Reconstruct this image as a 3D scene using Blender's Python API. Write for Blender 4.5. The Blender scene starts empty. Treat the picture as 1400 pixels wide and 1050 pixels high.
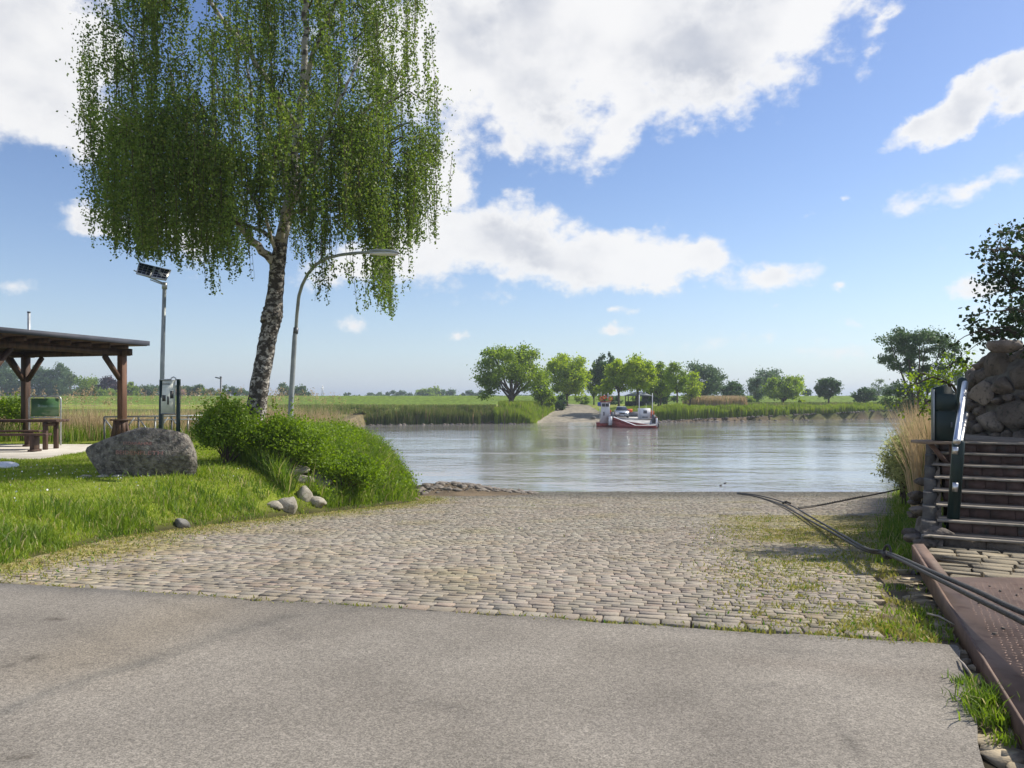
import bpy, math, random
import numpy as np
from mathutils import Vector, noise as mnoise
from mathutils.bvhtree import BVHTree

rng = np.random.default_rng(7)
random.seed(7)
R = math.radians
S = bpy.context.scene
COL = S.collection

# ------------------------------------------------------------------ camera, sky, sun, exposure
F = 1050.0            # focal length in photograph pixels (1400 wide)
EYE = 1.6
HZ = 545.0            # row of the horizon
cam_d = bpy.data.cameras.new('camera')
cam_d.sensor_width = 36.0
cam_d.lens = 36.0 * F / 1400.0
cam_d.shift_y = (HZ - 525.0) / 1400.0
cam_d.clip_start = 0.05
cam_d.clip_end = 20000
cam = bpy.data.objects.new('camera', cam_d)
COL.objects.link(cam)
cam.location = (0, 0, EYE)
cam.rotation_euler = (R(90), 0, 0)
S.camera = cam

SUN_AZ, SUN_EL = R(64), R(41)
sunv = Vector((math.sin(SUN_AZ) * math.cos(SUN_EL), math.cos(SUN_AZ) * math.cos(SUN_EL), math.sin(SUN_EL)))
sd = bpy.data.lights.new('sun', 'SUN')
sd.energy = 4.3
sd.angle = R(0.5)
sd.color = (1.0, 0.93, 0.81)
so = bpy.data.objects.new('sun', sd)
COL.objects.link(so)
so.rotation_euler = sunv.to_track_quat('Z', 'Y').to_euler()

S.view_settings.view_transform = 'Standard'
S.view_settings.look = 'None'
S.view_settings.gamma = 1.0
S.view_settings.exposure = 0.5
S.cycles.use_denoising = True
S.cycles.max_bounces = 6
S.cycles.transparent_max_bounces = 8
S.cycles.volume_bounces = 0
S.cycles.caustics_reflective = False
S.cycles.caustics_refractive = False

world = bpy.data.worlds.new('World')
S.world = world
world.use_nodes = True
wn, wl = world.node_tree.nodes, world.node_tree.links
wn.clear()


def wnode(t, **kw):
    n = wn.new(t)
    for k, v in kw.items():
        setattr(n, k, v)
    return n


def wmath(op, a, b=None, c=None, clamp=False):
    n = wnode('ShaderNodeMath', operation=op, use_clamp=clamp)
    for i, v in enumerate((a, b, c)):
        if v is None:
            continue
        if isinstance(v, (int, float)):
            n.inputs[i].default_value = v
        else:
            wl.new(v, n.inputs[i])
    return n.outputs[0]


def wsmooth(v, lo, hi, o0=0.0, o1=1.0):
    n = wnode('ShaderNodeMapRange', interpolation_type='SMOOTHSTEP')
    wl.new(v, n.inputs[0])
    for i, x in zip((1, 2, 3, 4), (lo, hi, o0, o1)):
        n.inputs[i].default_value = x
    return n.outputs[0]


sky = wnode('ShaderNodeTexSky', sky_type='NISHITA')
sky.sun_disc = False
sky.sun_elevation = SUN_EL
sky.sun_rotation = SUN_AZ
sky.air_density = 1.0
sky.dust_density = 0.3
sky.ozone_density = 2.0
tc = wnode('ShaderNodeTexCoord')
sep = wnode('ShaderNodeSeparateXYZ')
wl.new(tc.outputs['Generated'], sep.inputs[0])
az = wmath('ARCTAN2', sep.outputs[0], sep.outputs[1])
el = wmath('ARCSINE', sep.outputs[2])
comb = wnode('ShaderNodeCombineXYZ')
wl.new(az, comb.inputs[0]); wl.new(el, comb.inputs[1])
# coordinates bent by turbulence so the cloud edges billow
n1 = wnode('ShaderNodeTexNoise'); n1.inputs['Scale'].default_value = 5.0; n1.inputs['Detail'].default_value = 8
n1.inputs['Roughness'].default_value = 0.6
st = wnode('ShaderNodeMapping'); st.inputs['Scale'].default_value = (1, 1.35, 1)
wl.new(comb.outputs[0], st.inputs[0]); wl.new(st.outputs[0], n1.inputs['Vector'])
ws = wnode('ShaderNodeVectorMath', operation='SUBTRACT'); wl.new(n1.outputs['Color'], ws.inputs[0]); ws.inputs[1].default_value = (.5, .5, .5)
wsc = wnode('ShaderNodeVectorMath', operation='SCALE'); wl.new(ws.outputs[0], wsc.inputs[0]); wsc.inputs['Scale'].default_value = 0.15
wadd = wnode('ShaderNodeVectorMath', operation='ADD'); wl.new(comb.outputs[0], wadd.inputs[0]); wl.new(wsc.outputs[0], wadd.inputs[1])


n4 = wnode('ShaderNodeTexNoise'); n4.inputs['Scale'].default_value = 26; n4.inputs['Detail'].default_value = 7; n4.inputs['Roughness'].default_value = .62
wl.new(st.outputs[0], n4.inputs['Vector'])
ws3 = wnode('ShaderNodeVectorMath', operation='SUBTRACT'); wl.new(n4.outputs['Color'], ws3.inputs[0]); ws3.inputs[1].default_value = (.5, .5, .5)
ws4 = wnode('ShaderNodeVectorMath', operation='MULTIPLY'); wl.new(ws3.outputs[0], ws4.inputs[0]); ws4.inputs[1].default_value = (.05, .03, 0)


def sky_dir(px, py):
    u = (px - 700) / F; v = (HZ - py) / F
    a = math.atan(u)
    return a, math.atan(v * math.cos(a))


# (px, py, half width, half height, tilt degrees, density)
BL = [
    (800, 15, 330, 105, 4, 1), (690, 95, 150, 90, -35, 1), (960, 45, 230, 95, 12, 1), (1090, 15, 120, 60, 25, .9),
    (850, 160, 90, 40, 48, .7), (690, 195, 36, 30, -60, .5), (620, 60, 130, 130, 0, .9), (600, 255, 60, 60, 30, .7),
    (680, 330, 150, 62, -8, 1), (800, 360, 150, 46, 0, 1), (900, 372, 100, 34, 0, 1), (590, 345, 110, 60, 10, .8), (1060, 377, 78, 19, 3, .9),
    (740, 312, 60, 28, -10, .8), (850, 330, 60, 26, 0, .6),
    (40, 60, 150, 130, -20, 1), (110, 150, 100, 60, -35, .9), (130, 318, 55, 24, 0, .75), (255, 330, 60, 30, 20, .5),
    (1300, 165, 88, 30, 18, 1), (1390, 130, 60, 30, 25, .9), (1380, 170, 40, 22, 20, .7), (1250, 272, 48, 15, 16, .55), (1340, 250, 80, 14, 18, .55),
    (1340, 392, 48, 17, 4, .9), (1172, 441, 22, 6, 0, .5), (838, 450, 26, 9, 0, .8), (845, 424, 22, 6, 0, .6), (622, 458, 20, 9, 5, .6), (1330, 425, 26, 6, 0, .3),
    (478, 443, 26, 11, 0, .6), (1158, 267, 11, 6, 0, .45), (1112, 292, 12, 5, 0, .25), (1148, 392, 14, 6, 0, .5), (1063, 422, 10, 5, 10, .5), (1290, 342, 10, 4, 0, .3),
    (1215, 20, 40, 10, 40, .45), (1200, 75, 30, 8, 45, .25), (480, 375, 70, 26, 0, .6), (30, 395, 30, 8, 0, .3), (1130, 480, 60, 7, 0, .15), (980, 470, 80, 6, 0, .12),
]
tot = None
for (px, py, hw, hh, tilt, den) in BL:
    a, e = sky_dir(px, py)
    mp = wnode('ShaderNodeMapping', vector_type='TEXTURE')
    mp.inputs['Location'].default_value = (a, e, 0)
    mp.inputs['Rotation'].default_value = (0, 0, R(tilt))
    k = math.cos(a) ** 2
    mp.inputs['Scale'].default_value = (hw / F * k * 1.1, hh / F * math.cos(a) * 1.12, 1)
    if hh < 20:
        den *= .6
        w2 = wnode('ShaderNodeVectorMath', operation='MULTIPLY_ADD')
        wl.new(ws4.outputs[0], w2.inputs[0]); w2.inputs[1].default_value = (1, 1, 0); wl.new(comb.outputs[0], w2.inputs[2])
        wl.new(w2.outputs[0], mp.inputs[0])
    else:
        wl.new(wadd.outputs[0], mp.inputs[0])
    ln = wnode('ShaderNodeVectorMath', operation='LENGTH')
    sp = wnode('ShaderNodeVectorMath', operation='MULTIPLY'); sp.inputs[1].default_value = (1, 1, 0)
    wl.new(mp.outputs[0], sp.inputs[0]); wl.new(sp.outputs[0], ln.inputs[0])
    m = wmath('MULTIPLY', wmath('SUBTRACT', 1.0, ln.outputs['Value']), den)
    tot = m if tot is None else wmath('SMOOTH_MAX', tot, m, 0.12)
# scattered clouds for the part of the sky the photograph does not show
nb = wnode('ShaderNodeTexNoise'); nb.inputs['Scale'].default_value = 2.2; nb.inputs['Detail'].default_value = 6
wl.new(st.outputs[0], nb.inputs['Vector'])
away = wsmooth(wmath('ABSOLUTE', az), 0.66, 0.95)
bm = wmath('SUBTRACT', wmath('MULTIPLY', wmath('SUBTRACT', nb.outputs['Fac'], 0.50), 4.0), wmath('MULTIPLY', wmath('SUBTRACT', 1.0, away), 6.0))
tot = wmath('MAXIMUM', tot, bm)
n2 = wnode('ShaderNodeTexNoise'); n2.inputs['Scale'].default_value = 22; n2.inputs['Detail'].default_value = 9; n2.inputs['Roughness'].default_value = .62
wl.new(st.outputs[0], n2.inputs['Vector'])
dens = wmath('ADD', tot, wmath('MULTIPLY', wmath('SUBTRACT', n2.outputs['Fac'], 0.5), 1.15))
mask = wsmooth(dens, -0.02, 0.4)
# thick parts are greyer, with soft billows
n3 = wnode('ShaderNodeTexNoise'); n3.inputs['Scale'].default_value = 6; n3.inputs['Detail'].default_value = 7; n3.inputs['Roughness'].default_value = .5
wl.new(st.outputs[0], n3.inputs['Vector'])
shade = wmath('MULTIPLY', wsmooth(dens, 0.22, 0.85), wsmooth(n3.outputs['Fac'], 0.38, 0.68))
cc = wnode('ShaderNodeMix', data_type='RGBA')
wl.new(shade, cc.inputs[0])
cc.inputs[6].default_value = (7.0, 6.95, 6.9, 1)
cc.inputs[7].default_value = (4.1, 4.3, 4.8, 1)
mx = wnode('ShaderNodeMix', data_type='RGBA')
wl.new(wmath('MULTIPLY', mask, 0.95), mx.inputs[0])
hs = wnode('ShaderNodeHueSaturation'); hs.inputs['Saturation'].default_value = 1.12; hs.inputs['Hue'].default_value = .511
wl.new(sky.outputs[0], hs.inputs['Color'])
hz = wnode('ShaderNodeMix', data_type='RGBA')      # pale blue air near the horizon
wl.new(wmath('MULTIPLY', wmath('POWER', wmath('SUBTRACT', 1.0, wmath('ABSOLUTE', sep.outputs[2])), 9.0), 0.6), hz.inputs[0])
wl.new(hs.outputs[0], hz.inputs[6]); hz.inputs[7].default_value = (3.6, 4.4, 6.3, 1)
wl.new(hz.outputs[2], mx.inputs[6]); wl.new(cc.outputs[2], mx.inputs[7])
bg = wnode('ShaderNodeBackground'); bg.inputs['Strength'].default_value = 0.1
wo = wnode('ShaderNodeOutputWorld')
wl.new(mx.outputs[2], bg.inputs[0]); wl.new(bg.outputs[0], wo.inputs[0])


# ------------------------------------------------------------------ helpers
def P(px, py, D):
    return ((px - 700) / F * D, D, EYE - (py - HZ) / F * D)


def XZ(px, D):
    return (px - 700) / F * D


class MB:
    """collects simple shapes into one mesh"""
    def __init__(s):
        s.v = []; s.f = []; s.n = 0

    def add(s, v, f):
        v = np.asarray(v, float)
        s.v.append(v)
        s.f += [tuple(int(i) + s.n for i in q) for q in f]
        s.n += len(v)
        return s

    def box(s, c, d, rz=0.0, ry=0.0, rx=0.0, bev=0.0):
        hx, hy, hz = d[0] / 2, d[1] / 2, d[2] / 2
        if bev > 0:
            pts = []
            b = min(bev, hx * .45, hy * .45, hz * .45)
            for sx in (-1, 1):
                for sy in (-1, 1):
                    for sz in (-1, 1):
                        pts += [(sx * hx, sy * (hy - b), sz * (hz - b)), (sx * (hx - b), sy * hy, sz * (hz - b)), (sx * (hx - b), sy * (hy - b), sz * hz)]
            import bmesh as _b
            bm = _b.new()
            for p in pts:
                bm.verts.new(p)
            _b.ops.convex_hull(bm, input=bm.verts)
            bm.verts.index_update()
            v = np.array([w.co[:] for w in bm.verts]); f = [[w.index for w in q.verts] for q in bm.faces]
            bm.free()
        else:
            v = np.array([(x, y, z) for x in (-hx, hx) for y in (-hy, hy) for z in (-hz, hz)])
            f = [(0, 1, 3, 2), (4, 6, 7, 5), (0, 4, 5, 1), (2, 3, 7, 6), (0, 2, 6, 4), (1, 5, 7, 3)]
        from mathutils import Euler
        m = np.array(Euler((rx, ry, rz)).to_matrix())
        return s.add(v @ m.T + np.array(c), f)

    def beam(s, p0, p1, w, h):
        """box bar from p0 to p1"""
        p0, p1 = Vector(p0), Vector(p1)
        d = (p1 - p0)
        m = np.array(d.to_track_quat('X', 'Z').to_matrix())
        L = d.length
        v = np.array([(x, y, z) for x in (0, L) for y in (-w / 2, w / 2) for z in (-h / 2, h / 2)])
        f = [(0, 1, 3, 2), (4, 6, 7, 5), (0, 4, 5, 1), (2, 3, 7, 6), (0, 2, 6, 4), (1, 5, 7, 3)]
        return s.add(v @ m.T + np.array(p0), f)

    def tube(s, pts, rad, n=8, cap=True, jag=0.0):
        pts = np.array(pts, float)
        k = len(pts)
        rad = np.full(k, rad) if np.isscalar(rad) else np.array(rad, float)
        t = np.gradient(pts, axis=0)
        t /= np.linalg.norm(t, axis=1)[:, None] + 1e-9
        a = np.array([0, 0, 1.0]) if abs(t[0][2]) < .8 else np.array([1.0, 0, 0])
        V = []
        for i in range(k):
            u = np.cross(t[i], a); u /= np.linalg.norm(u) + 1e-9
            w = np.cross(t[i], u)
            a = np.cross(u, t[i])
            ang = np.linspace(0, 2 * np.pi, n, endpoint=False)
            r = rad[i] * (1 + (jag * rng.uniform(-1, 1, n) if jag else 0))
            V.append(pts[i] + np.outer(np.cos(ang) * r, u) + np.outer(np.sin(ang) * r, w))
        f = []
        for i in range(k - 1):
            for j in range(n):
                j2 = (j + 1) % n
                f.append((i * n + j, i * n + j2, (i + 1) * n + j2, (i + 1) * n + j))
        if cap:
            f.append(tuple(range(n))[::-1]); f.append(tuple((k - 1) * n + j for j in range(n)))
        return s.add(np.vstack(V), f)

    def prism(s, poly, z0, z1, hole=None):
        n = len(poly)
        z0 = [z0] * n if np.isscalar(z0) else z0
        z1 = [z1] * n if np.isscalar(z1) else z1
        v = [(p[0], p[1], z0[i]) for i, p in enumerate(poly)] + [(p[0], p[1], z1[i]) for i, p in enumerate(poly)]
        f = [tuple(range(n))[::-1], tuple(range(n, 2 * n))] + [(i, (i + 1) % n, n + (i + 1) % n, n + i) for i in range(n)]
        return s.add(v, f)

    def rock(s, c, r, sub=2, seed=0, amp=.25, freq=1.3, flat=None, rz=None, facets=5, fc=(.72, .92)):
        v, f = ICO[sub]
        o = Vector((seed * 3.17, seed * 1.7, seed * .9))
        vv = v.copy()
        for i in range(len(vv)):
            p = Vector(vv[i])
            k = 1 + amp * mnoise.noise(p * freq + o) * 1.6 + amp * .45 * mnoise.noise(p * freq * 2.7 + o)
            vv[i] = vv[i] * k
        # facets
        rr = np.random.default_rng(int(seed * 13) + 5)
        for _ in range(facets):
            d = rr.normal(size=3); d /= np.linalg.norm(d)
            h = vv @ d
            cut = rr.uniform(*fc)
            over = np.clip(h - cut, 0, None)
            vv -= np.outer(over * .8, d)
        vv = vv * np.array(r)
        a = rr.uniform(0, 6.28) if rz is None else rz
        ca, sa = math.cos(a), math.sin(a)
        vv = vv @ np.array([[ca, sa, 0], [-sa, ca, 0], [0, 0, 1]])
        return s.add(vv + np.array(c), f)

    def build(s, name, mat, parent=None, smooth=False, origin=None):
        v = np.vstack(s.v) if s.v else np.zeros((0, 3))
        return mesh_obj(name, v, s.f, mat, parent, smooth, origin)


def make_ico(sub):
    import bmesh as _b
    bm = _b.new(); _b.ops.create_icosphere(bm, subdivisions=sub, radius=1)
    v = np.array([w.co[:] for w in bm.verts]); f = [[w.index for w in q.verts] for q in bm.faces]
    bm.free()
    return v, f


ICO = {k: make_ico(k) for k in (1, 2, 3, 4)}
BASE = {}


def fill_mesh(me, v, f):
    """f: list of tuples or an (n,k) array"""
    me.vertices.add(len(v)); me.vertices.foreach_set('co', np.ascontiguousarray(v, dtype=np.float32).ravel())
    if isinstance(f, np.ndarray):
        k = f.shape[1]
        loops = f.ravel(); starts = np.arange(0, len(f) * k, k)
    else:
        lens = np.array([len(q) for q in f])
        loops = np.array([i for q in f for i in q]); starts = np.concatenate([[0], np.cumsum(lens)[:-1]])
    me.loops.add(len(loops)); me.loops.foreach_set('vertex_index', loops.astype(np.int32))
    me.polygons.add(len(starts)); me.polygons.foreach_set('loop_start', starts.astype(np.int32))
    me.update(calc_edges=True)
    me.validate()


def mesh_obj(name, v, f, mat, parent=None, smooth=False, origin=None, col=None):
    v = np.asarray(v, float)
    if parent is not None:
        org = BASE[parent.name]
    elif origin is not None:
        org = np.array(origin, float)
    else:
        org = np.zeros(3)
    me = bpy.data.meshes.new(name)
    fill_mesh(me, v - org, f)
    if mat:
        me.materials.append(mat)
    if smooth:
        me.polygons.foreach_set('use_smooth', np.ones(len(me.polygons), bool))
    if col is not None and len(col) == len(me.vertices):
        at = me.color_attributes.new('tint', 'FLOAT_COLOR', 'POINT')
        c4 = np.ones((len(v), 4), np.float32); c4[:, :3] = col
        at.data.foreach_set('color', c4.ravel())
    o = bpy.data.objects.new(name, me)
    COL.objects.link(o)
    if parent is not None:
        o.parent = parent
    else:
        o.location = org
    BASE[o.name] = org
    return o


def tag(o, label=None, cat=None, group=None, kind=None):
    if label: o['label'] = label
    if cat: o['category'] = cat
    if group: o['group'] = group
    if kind: o['kind'] = kind
    return o


def thing(name, loc, label, cat, group=None):
    o = bpy.data.objects.new(name, None)
    o.empty_display_size = .2
    COL.objects.link(o)
    o.location = loc
    BASE[o.name] = np.array(loc, float)
    return tag(o, label, cat, group)


# ------------------------------------------------------------------ materials
def lin(*c):
    return tuple(c) + (1,)


def mat(name, c1, c2=None, scale=6.0, rough=.8, bump=0.0, bscale=40.0, metallic=0.0, island=0.0, detail=6, dist=.02, stretch=(1, 1, 1), ramp=(.38, .62), attr=None, spec=.4, c3=None, s3=40, r3=(.55, .7)):
    m = bpy.data.materials.new(name); m.use_nodes = True
    nt = m.node_tree; N, L = nt.nodes, nt.links
    b = N['Principled BSDF']
    b.inputs['Roughness'].default_value = rough; b.inputs['Metallic'].default_value = metallic
    b.inputs['Specular IOR Level'].default_value = spec
    t = N.new('ShaderNodeTexCoord'); mp = N.new('ShaderNodeMapping'); mp.inputs['Scale'].default_value = stretch
    L.new(t.outputs['Object'], mp.inputs[0])
    c2 = c2 or c1
    nz = N.new('ShaderNodeTexNoise'); nz.inputs['Scale'].default_value = scale; nz.inputs['Detail'].default_value = detail
    L.new(mp.outputs[0], nz.inputs['Vector'])
    mr = N.new('ShaderNodeMapRange'); L.new(nz.outputs['Fac'], mr.inputs[0])
    mr.inputs[1].default_value, mr.inputs[2].default_value = ramp
    mx = N.new('ShaderNodeMix'); mx.data_type = 'RGBA'
    mx.inputs[6].default_value = lin(*c1); mx.inputs[7].default_value = lin(*c2)
    L.new(mr.outputs[0], mx.inputs[0])
    out = mx.outputs[2]
    if c3:
        n3 = N.new('ShaderNodeTexNoise'); n3.inputs['Scale'].default_value = s3; n3.inputs['Detail'].default_value = 4
        L.new(mp.outputs[0], n3.inputs['Vector'])
        r_ = N.new('ShaderNodeMapRange'); L.new(n3.outputs['Fac'], r_.inputs[0]); r_.inputs[1].default_value, r_.inputs[2].default_value = r3
        m3 = N.new('ShaderNodeMix'); m3.data_type = 'RGBA'; L.new(r_.outputs[0], m3.inputs[0]); L.new(out, m3.inputs[6]); m3.inputs[7].default_value = lin(*c3)
        out = m3.outputs[2]
    if attr:
        a = N.new('ShaderNodeAttribute'); a.attribute_name = attr
        mm = N.new('ShaderNodeMix'); mm.data_type = 'RGBA'; mm.blend_type = 'MULTIPLY'; mm.inputs[0].default_value = 1
        L.new(out, mm.inputs[6]); L.new(a.outputs['Color'], mm.inputs[7]); out = mm.outputs[2]
    if island:
        g = N.new('ShaderNodeNewGeometry')
        mv = N.new('ShaderNodeMapRange'); L.new(g.outputs['Random Per Island'], mv.inputs[0])
        mv.inputs[3].default_value, mv.inputs[4].default_value = 1 - island, 1 + island
        hv = N.new('ShaderNodeHueSaturation'); L.new(out, hv.inputs['Color']); L.new(mv.outputs[0], hv.inputs['Value'])
        out = hv.outputs[0]
    L.new(out, b.inputs['Base Color'])
    if bump:
        bn = N.new('ShaderNodeTexNoise'); bn.inputs['Scale'].default_value = bscale; bn.inputs['Detail'].default_value = 8
        L.new(mp.outputs[0], bn.inputs['Vector'])
        bp = N.new('ShaderNodeBump'); bp.inputs['Strength'].default_value = bump; bp.inputs['Distance'].default_value = dist
        L.new(bn.outputs['Fac'], bp.inputs['Height']); L.new(bp.outputs[0], b.inputs['Normal'])
    return m


def leafmat(name, c1, c2, trans=.4, scale=.6, rough=.55, spec=.25, c3=None):
    """foliage: diffuse with light coming through the leaf, clump-wise and leaf-wise colour"""
    m = bpy.data.materials.new(name); m.use_nodes = True
    nt = m.node_tree; N, L = nt.nodes, nt.links
    b = N['Principled BSDF']; b.inputs['Roughness'].default_value = rough; b.inputs['Specular IOR Level'].default_value = spec
    g = N.new('ShaderNodeNewGeometry')
    nz = N.new('ShaderNodeTexNoise'); nz.inputs['Scale'].default_value = scale; nz.inputs['Detail'].default_value = 3
    L.new(g.outputs['Position'], nz.inputs['Vector'])
    ad = N.new('ShaderNodeMath'); ad.operation = 'MULTIPLY_ADD'; ad.inputs[1].default_value = .5
    L.new(g.outputs['Random Per Island'], ad.inputs[0])
    mr = N.new('ShaderNodeMapRange'); L.new(nz.outputs['Fac'], mr.inputs[0]); mr.inputs[1].default_value = .35; mr.inputs[2].default_value = .65
    mr.inputs[4].default_value = .5
    L.new(mr.outputs[0], ad.inputs[2])
    mx = N.new('ShaderNodeMix'); mx.data_type = 'RGBA'; L.new(ad.outputs[0], mx.inputs[0])
    mx.inputs[6].default_value = lin(*c1); mx.inputs[7].default_value = lin(*c2)
    out = mx.outputs[2]
    if c3:
        gt = N.new('ShaderNodeMath'); gt.operation = 'GREATER_THAN'; gt.inputs[1].default_value = .9
        ml = N.new('ShaderNodeMath'); ml.operation = 'MULTIPLY'; ml.inputs[1].default_value = 7.31
        fr = N.new('ShaderNodeMath'); fr.operation = 'FRACT'
        L.new(g.outputs['Random Per Island'], ml.inputs[0]); L.new(ml.outputs[0], fr.inputs[0]); L.new(fr.outputs[0], gt.inputs[0])
        m3 = N.new('ShaderNodeMix'); m3.data_type = 'RGBA'; L.new(gt.outputs[0], m3.inputs[0]); L.new(out, m3.inputs[6]); m3.inputs[7].default_value = lin(*c3)
        out = m3.outputs[2]
    L.new(out, b.inputs['Base Color'])
    tr = N.new('ShaderNodeBsdfTranslucent')
    br = N.new('ShaderNodeHueSaturation'); br.inputs['Value'].default_value = 1.5; br.inputs['Saturation'].default_value = 1.1
    L.new(out, br.inputs['Color']); L.new(br.outputs[0], tr.inputs['Color'])
    ms = N.new('ShaderNodeMixShader'); ms.inputs[0].default_value = trans
    L.new(b.outputs[0], ms.inputs[1]); L.new(tr.outputs[0], ms.inputs[2])
    L.new(ms.outputs[0], N['Material Output'].inputs['Surface'])
    return m


MT = {}
MT['terrain'] = mat('terrain soil and turf', (.75, .75, .72), (1.25, 1.22, 1.1), scale=1.2, rough=.95, bump=.5, bscale=18, dist=.05, attr='tint', spec=.1, detail=10)
MT['granite'] = mat('grey granite', (.14, .135, .125), (.26, .25, .225), scale=5, rough=.85, bump=.5, bscale=30, dist=.02, c3=(.09, .085, .075), s3=60)
MT['palerock'] = mat('pale field stone', (.30, .275, .22), (.42, .39, .32), scale=5, rough=.9, bump=.5, bscale=30, dist=.02, c3=(.2, .18, .14), s3=18, r3=(.5, .7))
MT['wallrock'] = mat('dark boulder masonry', (.10, .082, .067), (.20, .165, .132), scale=3, rough=.9, bump=.8, bscale=25, dist=.03, island=.3, c3=(.06, .055, .045), s3=14)
MT['mortar'] = mat('dark mortar', (.10, .09, .08), (.15, .14, .12), scale=10, rough=.95, bump=.5, bscale=60, dist=.02)
MT['wood'] = mat('brown stained timber', (.055, .033, .024), (.10, .058, .04), scale=3, rough=.65, bump=.25, bscale=20, stretch=(3, 3, .5), dist=.01, spec=.3)
MT['woodlight'] = mat('red brown timber post', (.11, .055, .034), (.19, .098, .058), scale=3, rough=.65, bump=.25, bscale=20, stretch=(4, 4, .4), dist=.01, spec=.3)
MT['roofing'] = mat('bitumen roofing', (.035, .04, .06), (.055, .06, .08), scale=2, rough=.7)
MT['galv'] = mat('galvanised steel', (.38, .40, .41), (.5, .52, .53), scale=8, rough=.45, metallic=.6)
MT['polegrey'] = mat('grey painted steel', (.28, .31, .32), (.38, .41, .41), scale=5, rough=.5, metallic=.3)
MT['darkpole'] = mat('dark grey steel', (.10, .11, .13), (.16, .17, .19), scale=5, rough=.5, metallic=.3)
MT['chrome'] = mat('polished steel tube', (.6, .61, .63), rough=.32, metallic=1.0)
MT['green'] = mat('dark green paint', (.006, .02, .019), (.010, .03, .028), scale=4, rough=.4, bump=.05, bscale=60)
MT['greenboard'] = mat('green chalkboard panel', (.06, .15, .07), (.10, .21, .10), scale=2, rough=.12, spec=.7)
MT['board'] = mat('pale printed board', (.72, .76, .66), (.82, .84, .76), scale=9, rough=.5, stretch=(1, 1, 1.5))
MT['print'] = mat('dark printed picture', (.03, .04, .06), (.10, .09, .07), scale=20, rough=.5)
MT['solar'] = mat('solar cell', (.008, .01, .03), (.015, .018, .05), scale=6, rough=.15, spec=.8)
MT['white'] = mat('white paint', (.72, .74, .78), (.8, .81, .83), scale=3, rough=.5)
MT['ferryred'] = mat('dark red hull paint', (.22, .022, .018), (.30, .04, .03), scale=1.5, rough=.45)
MT['orange'] = mat('orange plastic', (.75, .14, .04), (.7, .12, .04), rough=.5)
MT['deck'] = mat('worn pale steel deck', (.5, .5, .48), (.36, .36, .35), scale=1.2, rough=.7)
MT['blackglass'] = mat('dark glass', (.012, .014, .018), rough=.08, spec=.8)
MT['carpaint'] = mat('silver car paint', (.45, .5, .53), (.5, .54, .57), rough=.25, metallic=.5)
MT['blue'] = mat('blue sign face', (.02, .05, .35), rough=.5)
MT['rust'] = mat('rusty steel plate', (.135, .078, .052), (.215, .135, .098), scale=3.2, rough=.6, bump=.2, bscale=90, dist=.004, metallic=.15, c3=(.10, .045, .03), s3=9, r3=(.55, .75))
MT['rustedge'] = mat('rusty steel edge', (.10, .058, .04), (.165, .10, .07), scale=5, rough=.75, bump=.3, bscale=60, dist=.005)
MT['plank'] = mat('weathered plank', (.22, .16, .11), (.3, .23, .17), scale=3, rough=.8, bump=.4, bscale=30, stretch=(1, 1, 1), dist=.01)
MT['cable'] = mat('black steel cable', (.035, .032, .03), (.07, .06, .05), scale=30, rough=.6, bump=.5, bscale=120, dist=.006)
MT['brick'] = mat('dark brick riser', (.085, .052, .042), (.14, .088, .072), scale=6, rough=.9, bump=.5, bscale=40, dist=.01, c3=(.07, .065, .06), s3=7)
MT['tread'] = mat('pale sandstone tread', (.22, .19, .15), (.33, .29, .235), scale=5, rough=.9, bump=.5, bscale=30, dist=.012, c3=(.12, .11, .08), s3=10, r3=(.5, .7))
MT['darktread'] = mat('dark brick tread', (.17, .14, .11), (.25, .21, .17), scale=6, rough=.95, bump=.5, bscale=40, dist=.01)
MT['pave'] = mat('pale concrete paving', (.40, .37, .32), (.48, .45, .40), scale=2, rough=.9, bump=.2, bscale=60, dist=.01)
MT['birchleaf'] = leafmat('birch leaves', (.05, .09, .018), (.20, .28, .05), trans=.42, scale=.55, c3=(.22, .25, .07))
MT['darkleaf'] = leafmat('dark broad leaves', (.018, .035, .014), (.045, .075, .02), trans=.3, scale=.9)
MT['bushleaf'] = leafmat('shrub leaves', (.09, .16, .015), (.26, .37, .04), trans=.42, scale=1.5)
MT['brightleaf'] = leafmat('bright spring leaves', (.18, .27, .02), (.40, .48, .05), trans=.52, scale=.35)
MT['midleaf'] = leafmat('mid green leaves', (.11, .18, .02), (.28, .37, .05), trans=.48, scale=.3)
MT['deepleaf'] = leafmat('deep green leaves', (.035, .075, .025), (.09, .16, .04), trans=.35, scale=.3)
MT['paleleaf'] = leafmat('pale willow leaves', (.10, .15, .06), (.20, .26, .11), trans=.35, scale=.3)
MT['shoreleaf'] = leafmat('pale shore willow leaves', (.20, .23, .09), (.40, .42, .19), trans=.5, scale=1.2)
MT['copperleaf'] = leafmat('copper beech leaves', (.03, .012, .022), (.06, .025, .035), trans=.25, scale=.3)
MT['farleaf'] = leafmat('far hedge leaves', (.07, .12, .05), (.13, .20, .075), trans=.3, scale=.2)
MT['grass'] = leafmat('lawn grass blades', (.16, .24, .02), (.32, .40, .05), trans=.35, scale=.8, c3=(.42, .38, .15))
MT['tallgrass'] = leafmat('tall grass blades', (.06, .13, .02), (.26, .35, .045), trans=.4, scale=1.3, c3=(.45, .40, .20))
MT['drygrass'] = leafmat('dry moss and straw', (.24, .26, .04), (.42, .37, .13), trans=.25, scale=1.2, c3=(.10, .22, .02))
MT['reedtan'] = leafmat('dry reed stems', (.34, .25, .14), (.58, .46, .29), trans=.3, scale=.5, c3=(.10, .15, .03))
MT['reedgreen'] = leafmat('green reed leaves', (.11, .18, .02), (.30, .38, .05), trans=.4, scale=.5, c3=(.25, .22, .10))
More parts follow.
